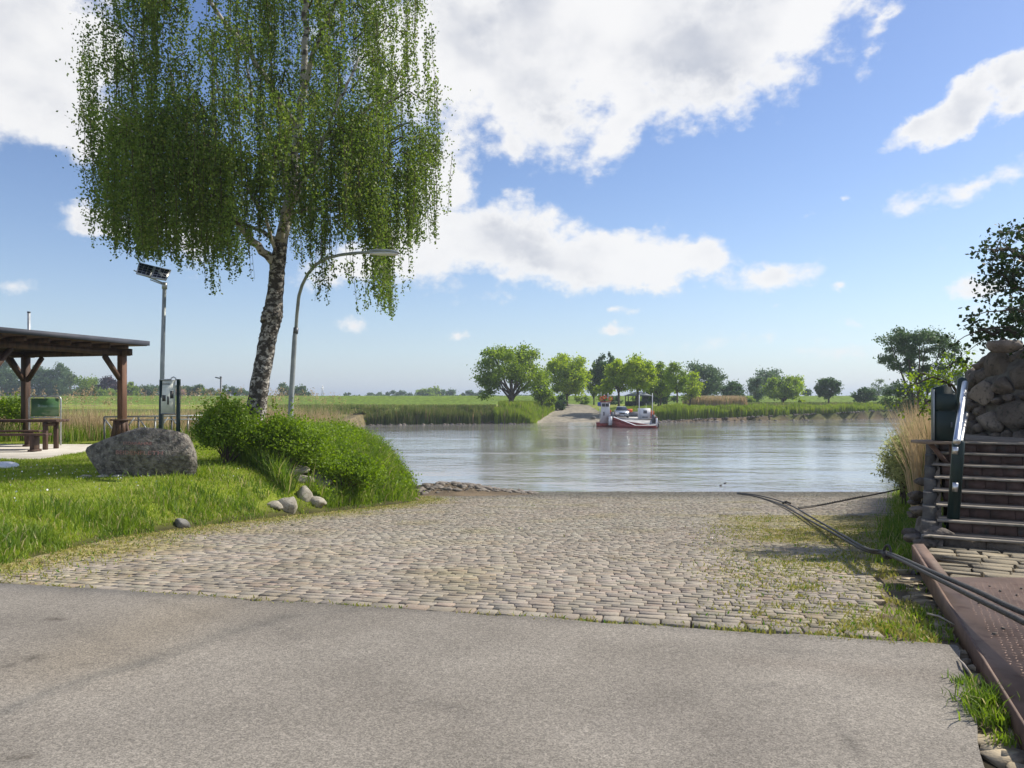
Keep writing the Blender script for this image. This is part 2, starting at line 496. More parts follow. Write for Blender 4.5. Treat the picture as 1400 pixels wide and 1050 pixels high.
MT['reedolive'] = leafmat('olive reed leaves', (.08, .12, .03), (.19, .22, .06), trans=.35, scale=.5, c3=(.30, .23, .13))
MT['bark'] = mat('rough brown bark', (.07, .055, .04), (.13, .10, .075), scale=4, rough=.9, bump=.6, bscale=14, dist=.03, stretch=(1, 1, .3))
MT['twig'] = mat('dead grey twigs', (.25, .22, .18), (.34, .3, .26), rough=.9)
MT['twigbrown'] = mat('thin brown birch twigs', (.05, .03, .02), (.09, .06, .04), rough=.9)
MT['birchbark'] = mat('birch bark', (.07, .06, .05), (.44, .41, .37), scale=8, rough=.9, bump=1.0, bscale=14, dist=.05, stretch=(.9, .9, 1.2), ramp=(.46, .58), detail=9, c3=(.04, .034, .028), s3=20, r3=(.52, .6))
MT['birchwhite'] = mat('white upper birch bark', (.10, .085, .07), (.45, .42, .37), scale=7, rough=.8, bump=.3, bscale=16, dist=.02, ramp=(.42, .5), stretch=(.7, .7, 1.6))
MT['letters'] = mat('faded red lettering', (.30, .13, .11), (.42, .27, .24), scale=30, rough=.9)
MT['cobble'] = mat('weathered sett stones', (.28, .24, .185), (.39, .34, .275), scale=3.5, rough=.88, bump=.6, bscale=45, dist=.012, island=.07, attr='tint', detail=8, c3=(.22, .21, .19), s3=25, r3=(.55, .75))

# asphalt: aggregate speckle, fine grain bump, worn seams
m = mat('aged asphalt', (.205, .184, .154), (.265, .240, .203), scale=.8, rough=.92, detail=8)
N, L = m.node_tree.nodes, m.node_tree.links
bs = N['Principled BSDF']; src = bs.inputs['Base Color'].links[0].from_socket
tcn = [n for n in N if n.type == 'TEX_COORD'][0]
vo = N.new('ShaderNodeTexVoronoi'); vo.inputs['Scale'].default_value = 150; L.new(tcn.outputs['Object'], vo.inputs['Vector'])
hv = N.new('ShaderNodeSeparateColor'); L.new(vo.outputs['Color'], hv.inputs[0])
mr = N.new('ShaderNodeMapRange'); L.new(hv.outputs[0], mr.inputs[0]); mr.inputs[3].default_value = .62; mr.inputs[4].default_value = 1.38
nzz = N.new('ShaderNodeTexNoise'); nzz.inputs['Scale'].default_value = 38; nzz.inputs['Detail'].default_value = 6; L.new(tcn.outputs['Object'], nzz.inputs['Vector'])
mr2 = N.new('ShaderNodeMapRange'); L.new(nzz.outputs['Fac'], mr2.inputs[0]); mr2.inputs[1].default_value = .3; mr2.inputs[2].default_value = .7; mr2.inputs[3].default_value = .86; mr2.inputs[4].default_value = 1.14
vo2 = N.new('ShaderNodeTexVoronoi'); vo2.inputs['Scale'].default_value = 42; L.new(tcn.outputs['Object'], vo2.inputs['Vector'])
hv2 = N.new('ShaderNodeSeparateColor'); L.new(vo2.outputs['Color'], hv2.inputs[0])
mr3 = N.new('ShaderNodeMapRange'); L.new(hv2.outputs[1], mr3.inputs[0]); mr3.inputs[3].default_value = .93; mr3.inputs[4].default_value = 1.07
mul0 = N.new('ShaderNodeMath'); mul0.operation = 'MULTIPLY'; L.new(mr.outputs[0], mul0.inputs[0]); L.new(mr3.outputs[0], mul0.inputs[1])
mul = N.new('ShaderNodeMath'); mul.operation = 'MULTIPLY'; L.new(mul0.outputs[0], mul.inputs[0]); L.new(mr2.outputs[0], mul.inputs[1])
hsv = N.new('ShaderNodeHueSaturation'); L.new(src, hsv.inputs['Color']); L.new(mul.outputs[0], hsv.inputs['Value'])
at = N.new('ShaderNodeAttribute'); at.attribute_name = 'tint'
mm = N.new('ShaderNodeMix'); mm.data_type = 'RGBA'; mm.blend_type = 'MULTIPLY'; mm.inputs[0].default_value = 1
L.new(hsv.outputs[0], mm.inputs[6]); L.new(at.outputs['Color'], mm.inputs[7]); L.new(mm.outputs[2], bs.inputs['Base Color'])
bp = N.new('ShaderNodeBump'); bp.inputs['Strength'].default_value = .7; bp.inputs['Distance'].default_value = .006
L.new(mul.outputs[0], bp.inputs['Height']); L.new(bp.outputs[0], bs.inputs['Normal'])
MT['asphalt'] = m

# river water
m = bpy.data.materials.new('brown river water'); m.use_nodes = True
N, L = m.node_tree.nodes, m.node_tree.links
b = N['Principled BSDF']
b.inputs['Base Color'].default_value = (.27, .26, .25, 1); b.inputs['Roughness'].default_value = .06; b.inputs['IOR'].default_value = 1.33
g = N.new('ShaderNodeNewGeometry')
hs_ = []
for sc, det, stx, w in ((.8, 4, (.7, 1, 1), 1.0), (3.2, 4, (.55, 1.0, 1), .35), (.09, 3, (.4, 1, 1), .8), (.33, 3, (.8, 1, 1), .8)):
    mp = N.new('ShaderNodeMapping'); mp.inputs['Scale'].default_value = stx; L.new(g.outputs['Position'], mp.inputs[0])
    z = N.new('ShaderNodeTexNoise'); z.inputs['Scale'].default_value = sc; z.inputs['Detail'].default_value = det; L.new(mp.outputs[0], z.inputs['Vector'])
    q = N.new('ShaderNodeMath'); q.operation = 'MULTIPLY'; q.inputs[1].default_value = w; L.new(z.outputs['Fac'], q.inputs[0]); hs_.append(q.outputs[0])
# calmer and rougher lanes
lane = N.new('ShaderNodeMapRange'); L.new(hs_[2], lane.inputs[0]); lane.inputs[1].default_value = .34; lane.inputs[2].default_value = .46; lane.inputs[3].default_value = .35; lane.inputs[4].default_value = 1.0
ad0 = N.new('ShaderNodeMath'); L.new(hs_[0], ad0.inputs[0]); L.new(hs_[1], ad0.inputs[1])
ad = N.new('ShaderNodeMath'); L.new(ad0.outputs[0], ad.inputs[0]); L.new(hs_[3], ad.inputs[1])
mu = N.new('ShaderNodeMath'); mu.operation = 'MULTIPLY'; L.new(ad.outputs[0], mu.inputs[0]); L.new(lane.outputs[0], mu.inputs[1])
bp = N.new('ShaderNodeBump'); bp.inputs['Strength'].default_value = 1.0; bp.inputs['Distance'].default_value = .075
L.new(mu.outputs[0], bp.inputs['Height']); L.new(bp.outputs[0], b.inputs['Normal'])
MT['water'] = m


# ------------------------------------------------------------------ terrain
def sdist(x, y, poly):
    """signed distance to a polygon, positive inside"""
    d = np.full(x.shape, 1e18); ins = np.zeros(x.shape, bool)
    n = len(poly)
    for i in range(n):
        ax, ay = poly[i]; bx, by = poly[(i + 1) % n]
        ex, ey = bx - ax, by - ay
        wx, wy = x - ax, y - ay
        t = np.clip((wx * ex + wy * ey) / (ex * ex + ey * ey), 0, 1)
        d = np.minimum(d, (wx - ex * t) ** 2 + (wy - ey * t) ** 2)
        c = ((ay <= y) & (by > y)) | ((by <= y) & (ay > y))
        with np.errstate(divide='ignore', invalid='ignore'):
            xi = ax + (y - ay) * ex / (ey if ey != 0 else 1e-12)
        ins ^= c & (x < xi)
    d = np.sqrt(d)
    return np.where(ins, d, -d)


PL = [(-600, 8.4), (-30, 7.9), (-4.95, 7.3), (-5.4, 10.7), (-4.65, 15.2), (-3.0, 21.0), (-2.75, 23.3), (-3.8, 27.5), (-5.5, 33), (-10, 46), (-17, 60), (-20, 85), (-20, 125), (-600, 125)]
PR = [(4.35, 8.75), (5.75, 10.9), (15.3, 29), (19, 38), (31, 58), (60, 108), (120, 185), (700, 260), (700, -359)]
PF = [(-20, 104), (-8, 108), (3, 111), (8, 112), (14, 114.5), (20, 117), (50, 130), (75, 141), (150, 165), (2600, 500), (2600, 6000), (-2600, 6000), (-2600, 90), (-400, 90)]
FRONT = np.array([.468, .884])     # direction in which the stairs climb
SIDE = np.array([.884, -.468])     # along the stair front, to the right
STAIR0 = np.array([4.6, 8.6])


def sst(x):
    x = np.clip(x, 0, 1)
    return x * x * (3 - 2 * x)


def rampt(x, y):
    w = 1 - sst((y - 8) / 14)
    return y - 5.63 + .23 * x * w - 0.0


def H0(x, y):
    t = rampt(np.clip(x, -12, 18), y)
    z = -.0835 * np.logaddexp(0, t * 3.0) / 3.0
    return np.maximum(z, -3.2)


def H(x, y):
    x = np.asarray(x, float); y = np.asarray(y, float)
    h0 = H0(x, y)
    z = h0 - .028 + .42 * np.exp(-((x + 2.3) / 2.0) ** 2 - ((y - 28.0) / 1.4) ** 2)
    dl = sdist(x, y, PL)
    pl = .1 - .45 * sst((y - 30) / 30)
    wl_ = 1.3 + 1.2 * sst((y - 10) / 10)
    z = np.where(dl > 0, z + (pl - z) * np.sin(np.clip(dl / wl_, 0, 1) * np.pi / 2), z)
    dr = sdist(x, y, PR)
    pr = 1.0 - 1.3 * sst((y - 16) / 18)
    df = (x - STAIR0[0]) * FRONT[0] + (y - STAIR0[1]) * FRONT[1]
    pr = np.minimum(pr, np.maximum(df * .354 - .3, -.06))
    z = np.where(dr > 0, z + (pr - z) * sst(dr / 1.6), z)
    dfar = sdist(x, y, PF)
    pf = .12 + 0 * x
    zf = z + (pf - z) * sst(dfar / 4.5)
    # the road cut on the far bank
    cy = np.clip((y - 112) / 40, 0, 1)
    cx = 9.0 + 3.4 * cy; hw = 5.1 - 3.1 * cy
    rz = -2.5 + 2.75 * cy ** .85
    e = sst((np.abs(x - cx) - hw) / 3.5)
    zf = np.where((y > 104) & (y < 175), rz + (np.maximum(zf, rz) - rz) * e, zf)
    # dike
    dk = 2.2 * (sst((y - 188) / 15) - sst((y - 212) / 14))
    zf = zf + dk
    z = np.where(dfar > 0, np.maximum(z, zf), z)
    dl2 = (dfar > -30) & (x < -15) & (y > 60)
    z = np.where(dl2 & (dl > 0), np.maximum(z, pl), z)
    return z


def H1(x, y):
    return float(H(np.array([x]), np.array([y]))[0])


def hit(px, py):
    """where the line of sight through a photograph pixel meets the terrain"""
    Ds = np.concatenate([np.arange(3, 40, .05), np.arange(40, 300, .5)])
    X = (px - 700) / F * Ds; Z = EYE - (py - HZ) / F * Ds
    g_ = H(X, Ds)
    k_ = np.argmax(Z < g_)
    return X[k_], Ds[k_], g_[k_]


def geo(a, b, n):
    return a * (b / a) ** (np.arange(1, n + 1) / n)


ys = np.concatenate([np.arange(-15, 3, 1.0), np.arange(3, 32, .2), np.arange(32, 60, .8), np.arange(60, 125, .9), np.arange(125, 232, 1.7), geo(232, 6000, 16)])
xp = np.concatenate([np.arange(0, 18, .22), np.arange(18, 40, .8), np.arange(40, 110, 1.8), geo(110, 2500, 18)])
xs = np.concatenate([-xp[:0:-1], xp])
GX, GY = np.meshgrid(xs, ys)
gx, gy = GX.ravel(), GY.ravel()
gz = H(gx, gy)
nzv = np.array([mnoise.noise(Vector((a * .5, b * .5, 0))) for a, b in zip(gx, gy)])
dlg = sdist(gx, gy, PL); drg = sdist(gx, gy, PR); dfg = sdist(gx, gy, PF)
land = (dlg > .4) | (dfg > 3)
gz = gz + np.where(land, nzv * .05 * np.clip(gy / 30, .6, 3), 0)
col = np.tile(np.array([.045, .038, .024]), (len(gx), 1))           # soil under the setts
mud = np.array([.16, .125, .09]); lawn = np.array([.17, .21, .03]); field = np.array([.24, .31, .045]); dike = np.array([.13, .20, .03]); tan = np.array([.22, .20, .09])


def blend(c, w):
    global col
    col = col * (1 - w[:, None]) + np.array(c) * w[:, None]


blend(lawn, sst(dlg / .5))
blend(field, sst((gy - 36) / 14) * (dlg > 0))
blend((.08, .10, .03), sst(drg / .4))
blend(field, sst(dfg / 3))
blend((.11, .15, .035), sst(dfg / 2) * sst((9 - dfg) / 3))
blend(tan, sst(dfg / 3) * sst(1 - (np.abs(gy - 150) / 22)) * (.5 + .5 * np.sign(nzv)))
blend(dike, sst((gy - 186) / 3) * (dfg > 0) * .9)
blend(mud, sst((-1.1 - gz) / .4) * (gy > 23))
blend((.29, .265, .23), np.where((gy > 108) & (gy < 190) & (np.abs(gx - (9.0 + 3.4 * np.clip((gy - 112) / 40, 0, 1))) < 5.4 - 3.5 * np.clip((gy - 112) / 40, 0, 1) + 1.0), 1.0, 0))
blend((.13, .115, .05), sst((4 - dlg) / 3) * (dlg > -1) * (gy > 42))
inlet = np.exp(-((gx + 27) / 9) ** 2 - ((gy - 92) / 12) ** 2) * 1.6
gz = gz - np.clip(inlet, 0, 1) * .9 * (gy > 60)
blend((.24, .19, .14), np.clip(inlet, 0, 1))
blend((.17, .14, .10), np.where((gx > 2.2) & (gx < 6.5) & (gy < 8.6) & (drg < 0), 1.0, 0))
nx, ny = len(xs), len(ys)
ii, jj = np.meshgrid(np.arange(nx - 1), np.arange(ny - 1))
q = (jj * nx + ii).ravel()
terr = mesh_obj('ground', np.stack([gx, gy, gz], 1), np.stack([q, q + 1, q + nx + 1, q + nx], 1), MT['terrain'], smooth=True, col=col)
tag(terr, 'grass covered river banks, fields and far green dike', None, None, 'structure')

wp = MB().add([(-900, 20, -2.0), (900, 20, -2.0), (900, 400, -2.0), (-900, 400, -2.0)], [(0, 1, 2, 3)])
tag(wp.build('river_water', MT['water']), 'wide rippled brown river reflecting the sky', None, None, 'structure')

# asphalt road sheet
ax_ = np.concatenate([np.arange(-40, -9, 1.2), np.arange(-9, 2.86, .06), [2.87]])
rows_ = np.concatenate([np.linspace(0, .55, 12)[:-1], np.linspace(.55, 1, 150)])
AX = np.tile(ax_, (len(rows_), 1))
ymin_ = np.where(ax_ > 2.06, 3.33 + (ax_ - 2.06) * 2, np.maximum(-15, 3.33 - (2.06 - ax_) * 2.5))
ewob = np.array([mnoise.noise(Vector((a * 2.2, 1, 4))) * .05 + mnoise.noise(Vector((a * 9, 5, 9))) * .03 for a in ax_])
ymax_ = 5.63 - .23 * ax_ + ewob
ymin_ = np.minimum(ymin_ + ewob * 1.5, ymax_ - .01)
AY = ymin_[None] + rows_[:, None] * (ymax_ - ymin_)[None]
ay_ = rows_
a1, a2 = AX.ravel(), AY.ravel()
wob = np.array([mnoise.noise(Vector((a * 2.2, b * 2.2, 4))) * .05 + mnoise.noise(Vector((a * 9, b * 9, 9))) * .02 for a, b in zip(a1, a2)])
az_ = .006 + np.array([mnoise.noise(Vector((a * .7, b * .7, 2))) for a, b in zip(a1, a2)]) * .006
tint = np.ones((len(a1), 3))


def seam(x0, y0, x1, y1, w, c):
    dx, dy = x1 - x0, y1 - y0; Ln = math.hypot(dx, dy)
    tt = np.clip(((a1 - x0) * dx + (a2 - y0) * dy) / Ln ** 2, 0, 1)
    d = np.hypot(a1 - x0 - dx * tt + wob * 2, a2 - y0 - dy * tt)
    k = np.exp(-(d / w) ** 2)[:, None]
    tint[:] = tint * (1 - k) + tint * np.array(c) * k


def ga(px, py):
    D = EYE * F / (py - HZ)
    return (px - 700) / F * D, D


for (p, q_, w, c) in (((0, 975), (200, 905), .06, (.72, .74, .76)), ((200, 905), (385, 845), .09, (.78, .79, .8)), ((385, 845), (545, 830), .05, (.85, .86, .87)),
                      ((0, 800), (260, 812), .16, (.80, .82, .85)), ((210, 822), (300, 845), .04, (.8, .8, .8)), ((1166, 1000), (1168, 1022), .045, (.45, .45, .46)), ((1040, 905), (1280, 925), .12, (.9, .88, .87)),
                      ((250, 840), (120, 900), .5, (1.06, 1.02, .95)), ((38, 899), (48, 901), .032, (.25, .25, .25)), ((116, 909), (124, 910), .03, (.3, .3, .3)), ((74, 847), (82, 848), .035, (.45, .42, .4)), ((26, 1036), (34, 1037), .03, (.35, .33, .3)), ((0, 911), (5, 911), .03, (.3, .3, .3)),
                      ((900, 990), (1000, 1010), .4, (.94, .94, .95))):
    seam(*ga(*p), *ga(*q_), w, c)

for ci in range(5):      # fine cracks
    cx0, cy0 = [(-1.9, 5.6), (-3.2, 5.4), (.9, 4.4), (1.7, 4.9), (-.6, 4.0)][ci]
    for k_ in range(9):
        nx0, ny0 = cx0 + random.uniform(.02, .16), cy0 + random.uniform(-.12, .05)
        seam(cx0, cy0, nx0, ny0, .022, (.86, .86, .87)); cx0, cy0 = nx0, ny0
nzx = np.array([mnoise.noise(Vector((a * .9, b * 1.6, 12))) for a, b in zip(a1, a2)])
nzy = np.array([mnoise.noise(Vector((a * 3.1, b * 4.2, 30))) for a, b in zip(a1, a2)])
tint *= (1 + .15 * nzx + .05 * nzy)[:, None]
tint *= 1 - .22 * np.exp(-((5.63 - .23 * a1 - a2) / .10) ** 2)[:, None]
nxa = len(ax_)
ia, ja = np.meshgrid(np.arange(nxa - 1), np.arange(len(ay_) - 1))
q = (ja * nxa + ia).ravel()
fa = np.stack([q, q + 1, q + nxa + 1, q + nxa], 1)
tag(mesh_obj('asphalt_road', np.stack([a1, a2, az_], 1), fa, MT['asphalt'], smooth=True, col=tint), 'worn grey asphalt road across the foreground', None, None, 'structure')


# ------------------------------------------------------------------ setts of the ramp
def stones(cx, cy, L_, W_, ang, zfun, hgt, tint_, jit=.010, tilt=.006):
    """many worn stones in one mesh, every stone a low rounded block"""
    n = len(cx)
    ca, sa = np.cos(ang), np.sin(ang)
    lay = [(-1, 1.0, -.06), (0, 1.0, hgt * .35), (1, .86, hgt)]
    Vs = []
    for li, (k, sc, h) in enumerate(lay):
        for (sx, sy) in ((-1, -1), (1, -1), (1, 1), (-1, 1)):
            lx = sx * L_ / 2 * (sc if sc == 1 else 1) - (sx * .005 if li == 2 else 0) + rng.uniform(-jit, jit, n)
            ly = sy * W_ / 2 - (sy * .005 if li == 2 else 0) + rng.uniform(-jit, jit, n) * .6
            x = cx + lx * ca - ly * sa; y = cy + lx * sa + ly * ca
            z = zfun(x, y) + h + (rng.uniform(-tilt, tilt, n) if li else 0)
            Vs.append(np.stack([x, y, z], 1))
    V = np.stack(Vs, 1)                  # n,12,3
    V[:, 4:, 2] += rng.uniform(-.0035, .0035, n)[:, None]
    fq = np.array([[8, 9, 10, 11]] + [[b_ + i, b_ + (i + 1) % 4, b_ + 4 + (i + 1) % 4, b_ + 4 + i] for b_ in (0, 4) for i in range(4)])
    Fq = (np.arange(n) * 12)[:, None, None] + fq[None]
    return V.reshape(-1, 3), Fq.reshape(-1, 4), np.repeat(tint_, 12, 0)


uang = math.atan2(-.23, 1)
uu = np.array([math.cos(uang), math.sin(uang)]); vv_ = np.array([-uu[1], uu[0]])
org = np.array([0, 5.63])
CX, CY, CL, CW = [], [], [], []
tt = .10
row = 0
while tt < 26.5:
    fk_ = 1 - .2 * min(max((tt - 2.5) / 3, 0), 1)      # narrower courses further down
    w = .17 if row == 0 else .125 if row == 1 else random.uniform(.098, .111) * fk_
    s = -12 + random.uniform(0, .3)
    while s < 22:
        l = random.uniform(.125, .215) * (1.25 if row == 0 else fk_)
        c = org + uu * (s + l / 2) + vv_ * (tt + w / 2 + .05 * math.sin(s * .5 + tt * .2))
        CX.append(c[0]); CY.append(c[1]); CL.append(l - (.014 if row == 0 else .008)); CW.append(w - (.020 if tt < 4 else .016))
        s += l
    tt += w; row += 1
CX, CY, CL, CW = map(np.array, (CX, CY, CL, CW))
dl_, dr_ = sdist(CX, CY, PL), sdist(CX, CY, PR)
rl = 2.45 + (CY - 4.9) * .42
ok = (dl_ < .35) & (dr_ < .3) & ((CX < rl) | (CY > 8.6)) & (CY < 31.5)
CX, CY, CL, CW = CX[ok], CY[ok], CL[ok], CW[ok]
dl_, dr_ = dl_[ok], dr_[ok]
big = np.array([mnoise.noise(Vector((a * .28, b * .28, 7))) for a, b in zip(CX, CY)])
moss = np.array([mnoise.noise(Vector((a * .8, b * .8, 21))) for a, b in zip(CX, CY)])
ti = np.ones((len(CX), 3)) * (1 + .16 * big + rng.normal(0, 1, len(CX)) * (.05 + .05 * sst((CY - 8) / 5)))[:, None] * .90
ti *= 1 + rng.normal(0, .014, (len(CX), 3))
ti *= 1 + (sst((CY - 7.5) / 6) * np.clip(.5 + big, 0, 1))[:, None] * np.array([-.10, -.05, -.06])
red = rng.random(len(CX)) < .18
ti[red] *= np.array([1.04, .97, .94])
wet = sst((CY - 22.5) / 5)[:, None]
ti = ti * (1 - wet) + ti * np.array([.52, .55, .56]) * wet
edge = np.clip(1 - np.minimum(np.abs(dl_) / 1.6, 1), 0, 1)
rightm = sst((CX - (2.0 + (CY - 5) * .1)) / 3.5) * (CY < 17)
mg = np.clip(edge * .9 + rightm * 1.15 + (moss - .1) * .6, 0, .9)[:, None]
ti = ti * (1 - mg) + ti * np.array([.92, .88, .40]) * mg
V_, F_, T_ = stones(CX, CY, CL, CW, np.full(len(CX), uang) + rng.normal(0, .02, len(CX)), H0, .009, ti, jit=.0035, tilt=.002)
tag(mesh_obj('cobbled_ramp', V_, F_, MT['cobble'], col=T_), 'cobbled slipway of worn setts sloping down to the river', None, None, 'structure')

# flat stones of the apron at the foot of the stairs and broken stones beside the steel plate
AXs, AYs, ALs, AWs = [], [], [], []
for r_ in range(24):
    s = -.2
    while s < 6:
        l = random.uniform(.22, .42)
        c = STAIR0 + SIDE * (s + l / 2) - FRONT * (r_ * .19 + .1)
        AXs.append(c[0]); AYs.append(c[1]); ALs.append(l - .03); AWs.append(.165); s += l
AXs, AYs, ALs, AWs = map(np.array, (AXs, AYs, ALs, AWs))
bl = 4.15 - (7.93 - AYs) * .404
ok = (AXs > bl + .16) & (AYs > 6.35)
AXs, AYs, ALs, AWs = AXs[ok], AYs[ok], ALs[ok], AWs[ok]
ti = np.ones((len(AXs), 3)) * np.array([.68, .66, .56]) * (1 + rng.normal(0, .15, len(AXs)))[:, None]
V_, F_, T_ = stones(AXs, AYs, ALs, AWs, np.full(len(AXs), math.atan2(SIDE[1], SIDE[0])), lambda x, y: -.042 + 0 * x, .012, ti, jit=.02)
tag(mesh_obj('stone_apron', V_, F_, MT['cobble'], col=T_), 'mossy flat stones paving the foot of the stairs', None, None, 'structure')
nb_ = 90
sy_ = rng.uniform(2.3, 8.2, nb_); sx_ = 2.06 + (sy_ - 3.33) * .44 + rng.uniform(-.02, .42, nb_) * np.clip(1.2 - sy_ / 9, .3, 1)
ti = np.ones((nb_, 3)) * np.array([1.0, .95, .8]) * (1 + rng.normal(0, .18, nb_))[:, None]
V_, F_, T_ = stones(sx_, sy_, rng.uniform(.07, .22, nb_), rng.uniform(.05, .14, nb_), rng.uniform(-.6, .6, nb_), lambda x, y: H0(x, y) - .03, .02, ti, jit=.02)
tag(mesh_obj('broken_stones', V_, F_, MT['cobble'], col=T_), 'broken edge stones between the asphalt and the steel plate', 'rubble', None, 'stuff')


# ------------------------------------------------------------------ blades and leaves
def blades(name, x, y, z, h, w, lean, m, label=None, cat=None, bend=1.0, wind=(0, 0)):
    n = len(x)
    a = rng.uniform(0, 2 * np.pi, n); b_ = rng.uniform(0, 2 * np.pi, n)
    lx = np.cos(b_) * lean * h + wind[0] * h; ly = np.sin(b_) * lean * h + wind[1] * h
    dx, dy = np.cos(a) * w / 2, np.sin(a) * w / 2
    V = np.empty((n, 5, 3))
    V[:, 0] = np.stack([x - dx, y - dy, z], 1); V[:, 1] = np.stack([x + dx, y + dy, z], 1)
    V[:, 2] = np.stack([x + dx * .8 + lx * .35, y + dy * .8 + ly * .35, z + h * .6], 1)
    V[:, 3] = np.stack([x - dx * .8 + lx * .35, y - dy * .8 + ly * .35, z + h * .6], 1)
    V[:, 4] = np.stack([x + lx, y + ly, z + h * np.sqrt(np.clip(1 - lean ** 2 * .5, .2, 1))], 1)
    base = np.arange(n) * 5
    me = bpy.data.meshes.new(name)
    v = V.reshape(-1, 3)
    me.vertices.add(len(v)); me.vertices.foreach_set('co', v.astype(np.float32).ravel())
    lo = np.stack([base, base + 1, base + 2, base + 3, base + 3, base + 2, base + 4], 1).ravel()
    stt = np.stack([np.arange(n) * 7, np.arange(n) * 7 + 4], 1).ravel()
    me.loops.add(len(lo)); me.loops.foreach_set('vertex_index', lo.astype(np.int32))
    me.polygons.add(len(stt)); me.polygons.foreach_set('loop_start', stt.astype(np.int32))
    me.update(calc_edges=True)
    me.materials.append(m)
    o = bpy.data.objects.new(name, me); COL.objects.link(o)
    BASE[o.name] = np.zeros(3)
    if label:
        tag(o, label, cat, None, 'stuff')
    return o


def leaf_arrays(c, size, flat=.0, asp=.7):
    """quads (diamond leaves) at centres c"""
    n = len(c)
    d = rng.normal(size=(n, 3)); d[:, 2] *= (1 - flat); d /= np.linalg.norm(d, axis=1)[:, None]
    e = rng.normal(size=(n, 3)); e -= d * (e * d).sum(1)[:, None]; e /= np.linalg.norm(e, axis=1)[:, None]
    s = (size * rng.uniform(.65, 1.25, n))[:, None]
    V = np.stack([c - d * s * .5, c + e * s * .5 * asp, c + d * s * .5, c - e * s * .5 * asp], 1)
    return V.reshape(-1, 3), (np.arange(n) * 4)[:, None] + np.arange(4)[None]


def leaves(name, c, size, m, parent, flat=0.0, asp=.7):
    v, f = leaf_arrays(np.asarray(c), size, flat, asp)
    return mesh_obj(name, v, f, m, parent)


def clumpy(center, rad, nclump, per, spread, shell=(.45, 1.0), low=-1.0, rs=None):
    """leaf centres gathered in clumps in an ellipsoid; returns leaf points and clump centres"""
    rs = rs or rng
    d = rs.normal(size=(nclump, 3)); d /= np.linalg.norm(d, axis=1)[:, None]
    d[:, 2] = np.where(d[:, 2] < low, -d[:, 2] * .5, d[:, 2])
    r = rs.uniform(shell[0], shell[1], nclump) ** .8
    cc_ = np.array(center) + d * r[:, None] * np.array(rad)
    k = rs.integers(int(per * .5), int(per * 1.5) + 1, nclump)
    idx = np.repeat(np.arange(nclump), k)
    p = rs.normal(size=(len(idx), 3)) * np.array([1, 1, .7]) * (spread * rs.uniform(.6, 1.3, nclump))[idx][:, None]
    return cc_[idx] + p, cc_


def tree(name, px, D, top, wpx, mt, label, leafs=2600, size=.3, cat='tree', group=None, crown_low=.25, sparse=1.0, nclump=38, trunk=.0, lobes=None, shape=None, lean=0, depth=1.0, spread=.17, bark='bark', gy0=None):
    x, y = XZ(px, D), D
    zb = H1(x, y) if gy0 is None else gy0
    zt = EYE + (HZ - top) / F * D
    w = wpx / F * D
    root = thing(name, (x, y, zb), label, cat, group)
    h = zt - zb
    leafs = int(leafs * (2.3 if group == 'trees on the far bank' else 1.7))
    if group == 'trees on the far bank': nclump = int(nclump * 1.45); w *= 1.06
    c0 = zb + h * crown_low
    cz = (zt + c0) / 2
    rx, rz_ = w / 2 * .86, (zt - c0) / 2 * .92
    if lobes:
        pts, cls = [], []
        tw = sum(l[4] for l in lobes)
        for (ox, oz, sx, sz, wt) in lobes:
            p, c = clumpy((x + ox * w / 2, y, c0 + oz * (zt - c0)), (sx * w / 2, sx * w / 2 * depth, sz * (zt - c0) / 2), max(4, int(nclump * wt / tw)), leafs / nclump, spread * rx)
            pts.append(p); cls.append(c)
        pts = np.vstack(pts); cls = np.vstack(cls)
    else:
        pts, cls = clumpy((x, y, cz), (rx, rx * depth, rz_), nclump, leafs / nclump, spread * (rx + rz_) / 2)
    if shape == 'poplar':
        k = np.clip((pts[:, 2] - c0) / (zt - c0), 0, 1)
        s = .35 + .65 * np.sin(np.pi * np.clip(.15 + k * .85, 0, 1)) ** .8
        pts[:, 0] = x + (pts[:, 0] - x) * s; pts[:, 1] = y + (pts[:, 1] - y) * s
    pts[:, 2] = np.maximum(pts[:, 2], zb + .1)
    tr = trunk if trunk else max(.12, w * .028)
    m = MB()
    fork = np.array([x + lean * w * .1, y, zb + h * max(crown_low * 1.15, .2)])
    m.tube([(x, y, zb - .3), (x + lean * w * .04, y, zb + h * .08), fork], [tr * 1.35, tr, tr * .85], 8, jag=.06)
    m.build('trunk', MT[bark], root, smooth=True)
    m = MB()
    pick = cls[np.argsort(rng.random(len(cls)))][:min(len(cls), 16)]
    for c in pick:
        mid = (fork * .55 + c * .45) + np.array([0, 0, -.03 * h]) + rng.normal(0, .02 * h, 3)
        s0 = fork + np.array([0, 0, rng.uniform(-.3, .12) * h * .3])
        m.tube([s0, mid, c], [tr * .55, tr * .34, tr * .1], 5, cap=False)
    m.build('branches', MT[bark], root, smooth=True)
    leaves('crown', pts, size * 1.3, MT[mt], root)
    return root


# ------------------------------------------------------------------ grass of the left bank
def scatter(n, x0, x1, y0, y1, cond, power=1.0):
    y = y0 + (y1 - y0) * rng.random(n) ** power
    x = x0 + (x1 - x0) * rng.random(n)
    k = cond(x, y)
    return x[k], y[k]


def inview(x, y, mg=.06):
    return (np.abs(x) < y * (.667 + mg) + .5)


def nfield(x, y, f, o=0):
    return np.array([mnoise.noise(Vector((a * f, b * f, o))) for a, b in zip(x, y)])


RKP = [(390, 688, 44, 24), (431, 684, 30, 18), (414, 672, 30, 26), (434, 652, 42, 26), (400, 640, 46, 16), (445, 640, 34, 14), (412, 655, 34, 14), (455, 668, 18, 12), (375, 690, 26, 14), (246, 712, 20, 20), (462, 655, 16, 8)]
RKG = [hit(a, b + d * .42) + (c / 2 / F * 14,) for a, b, c, d in RKP]


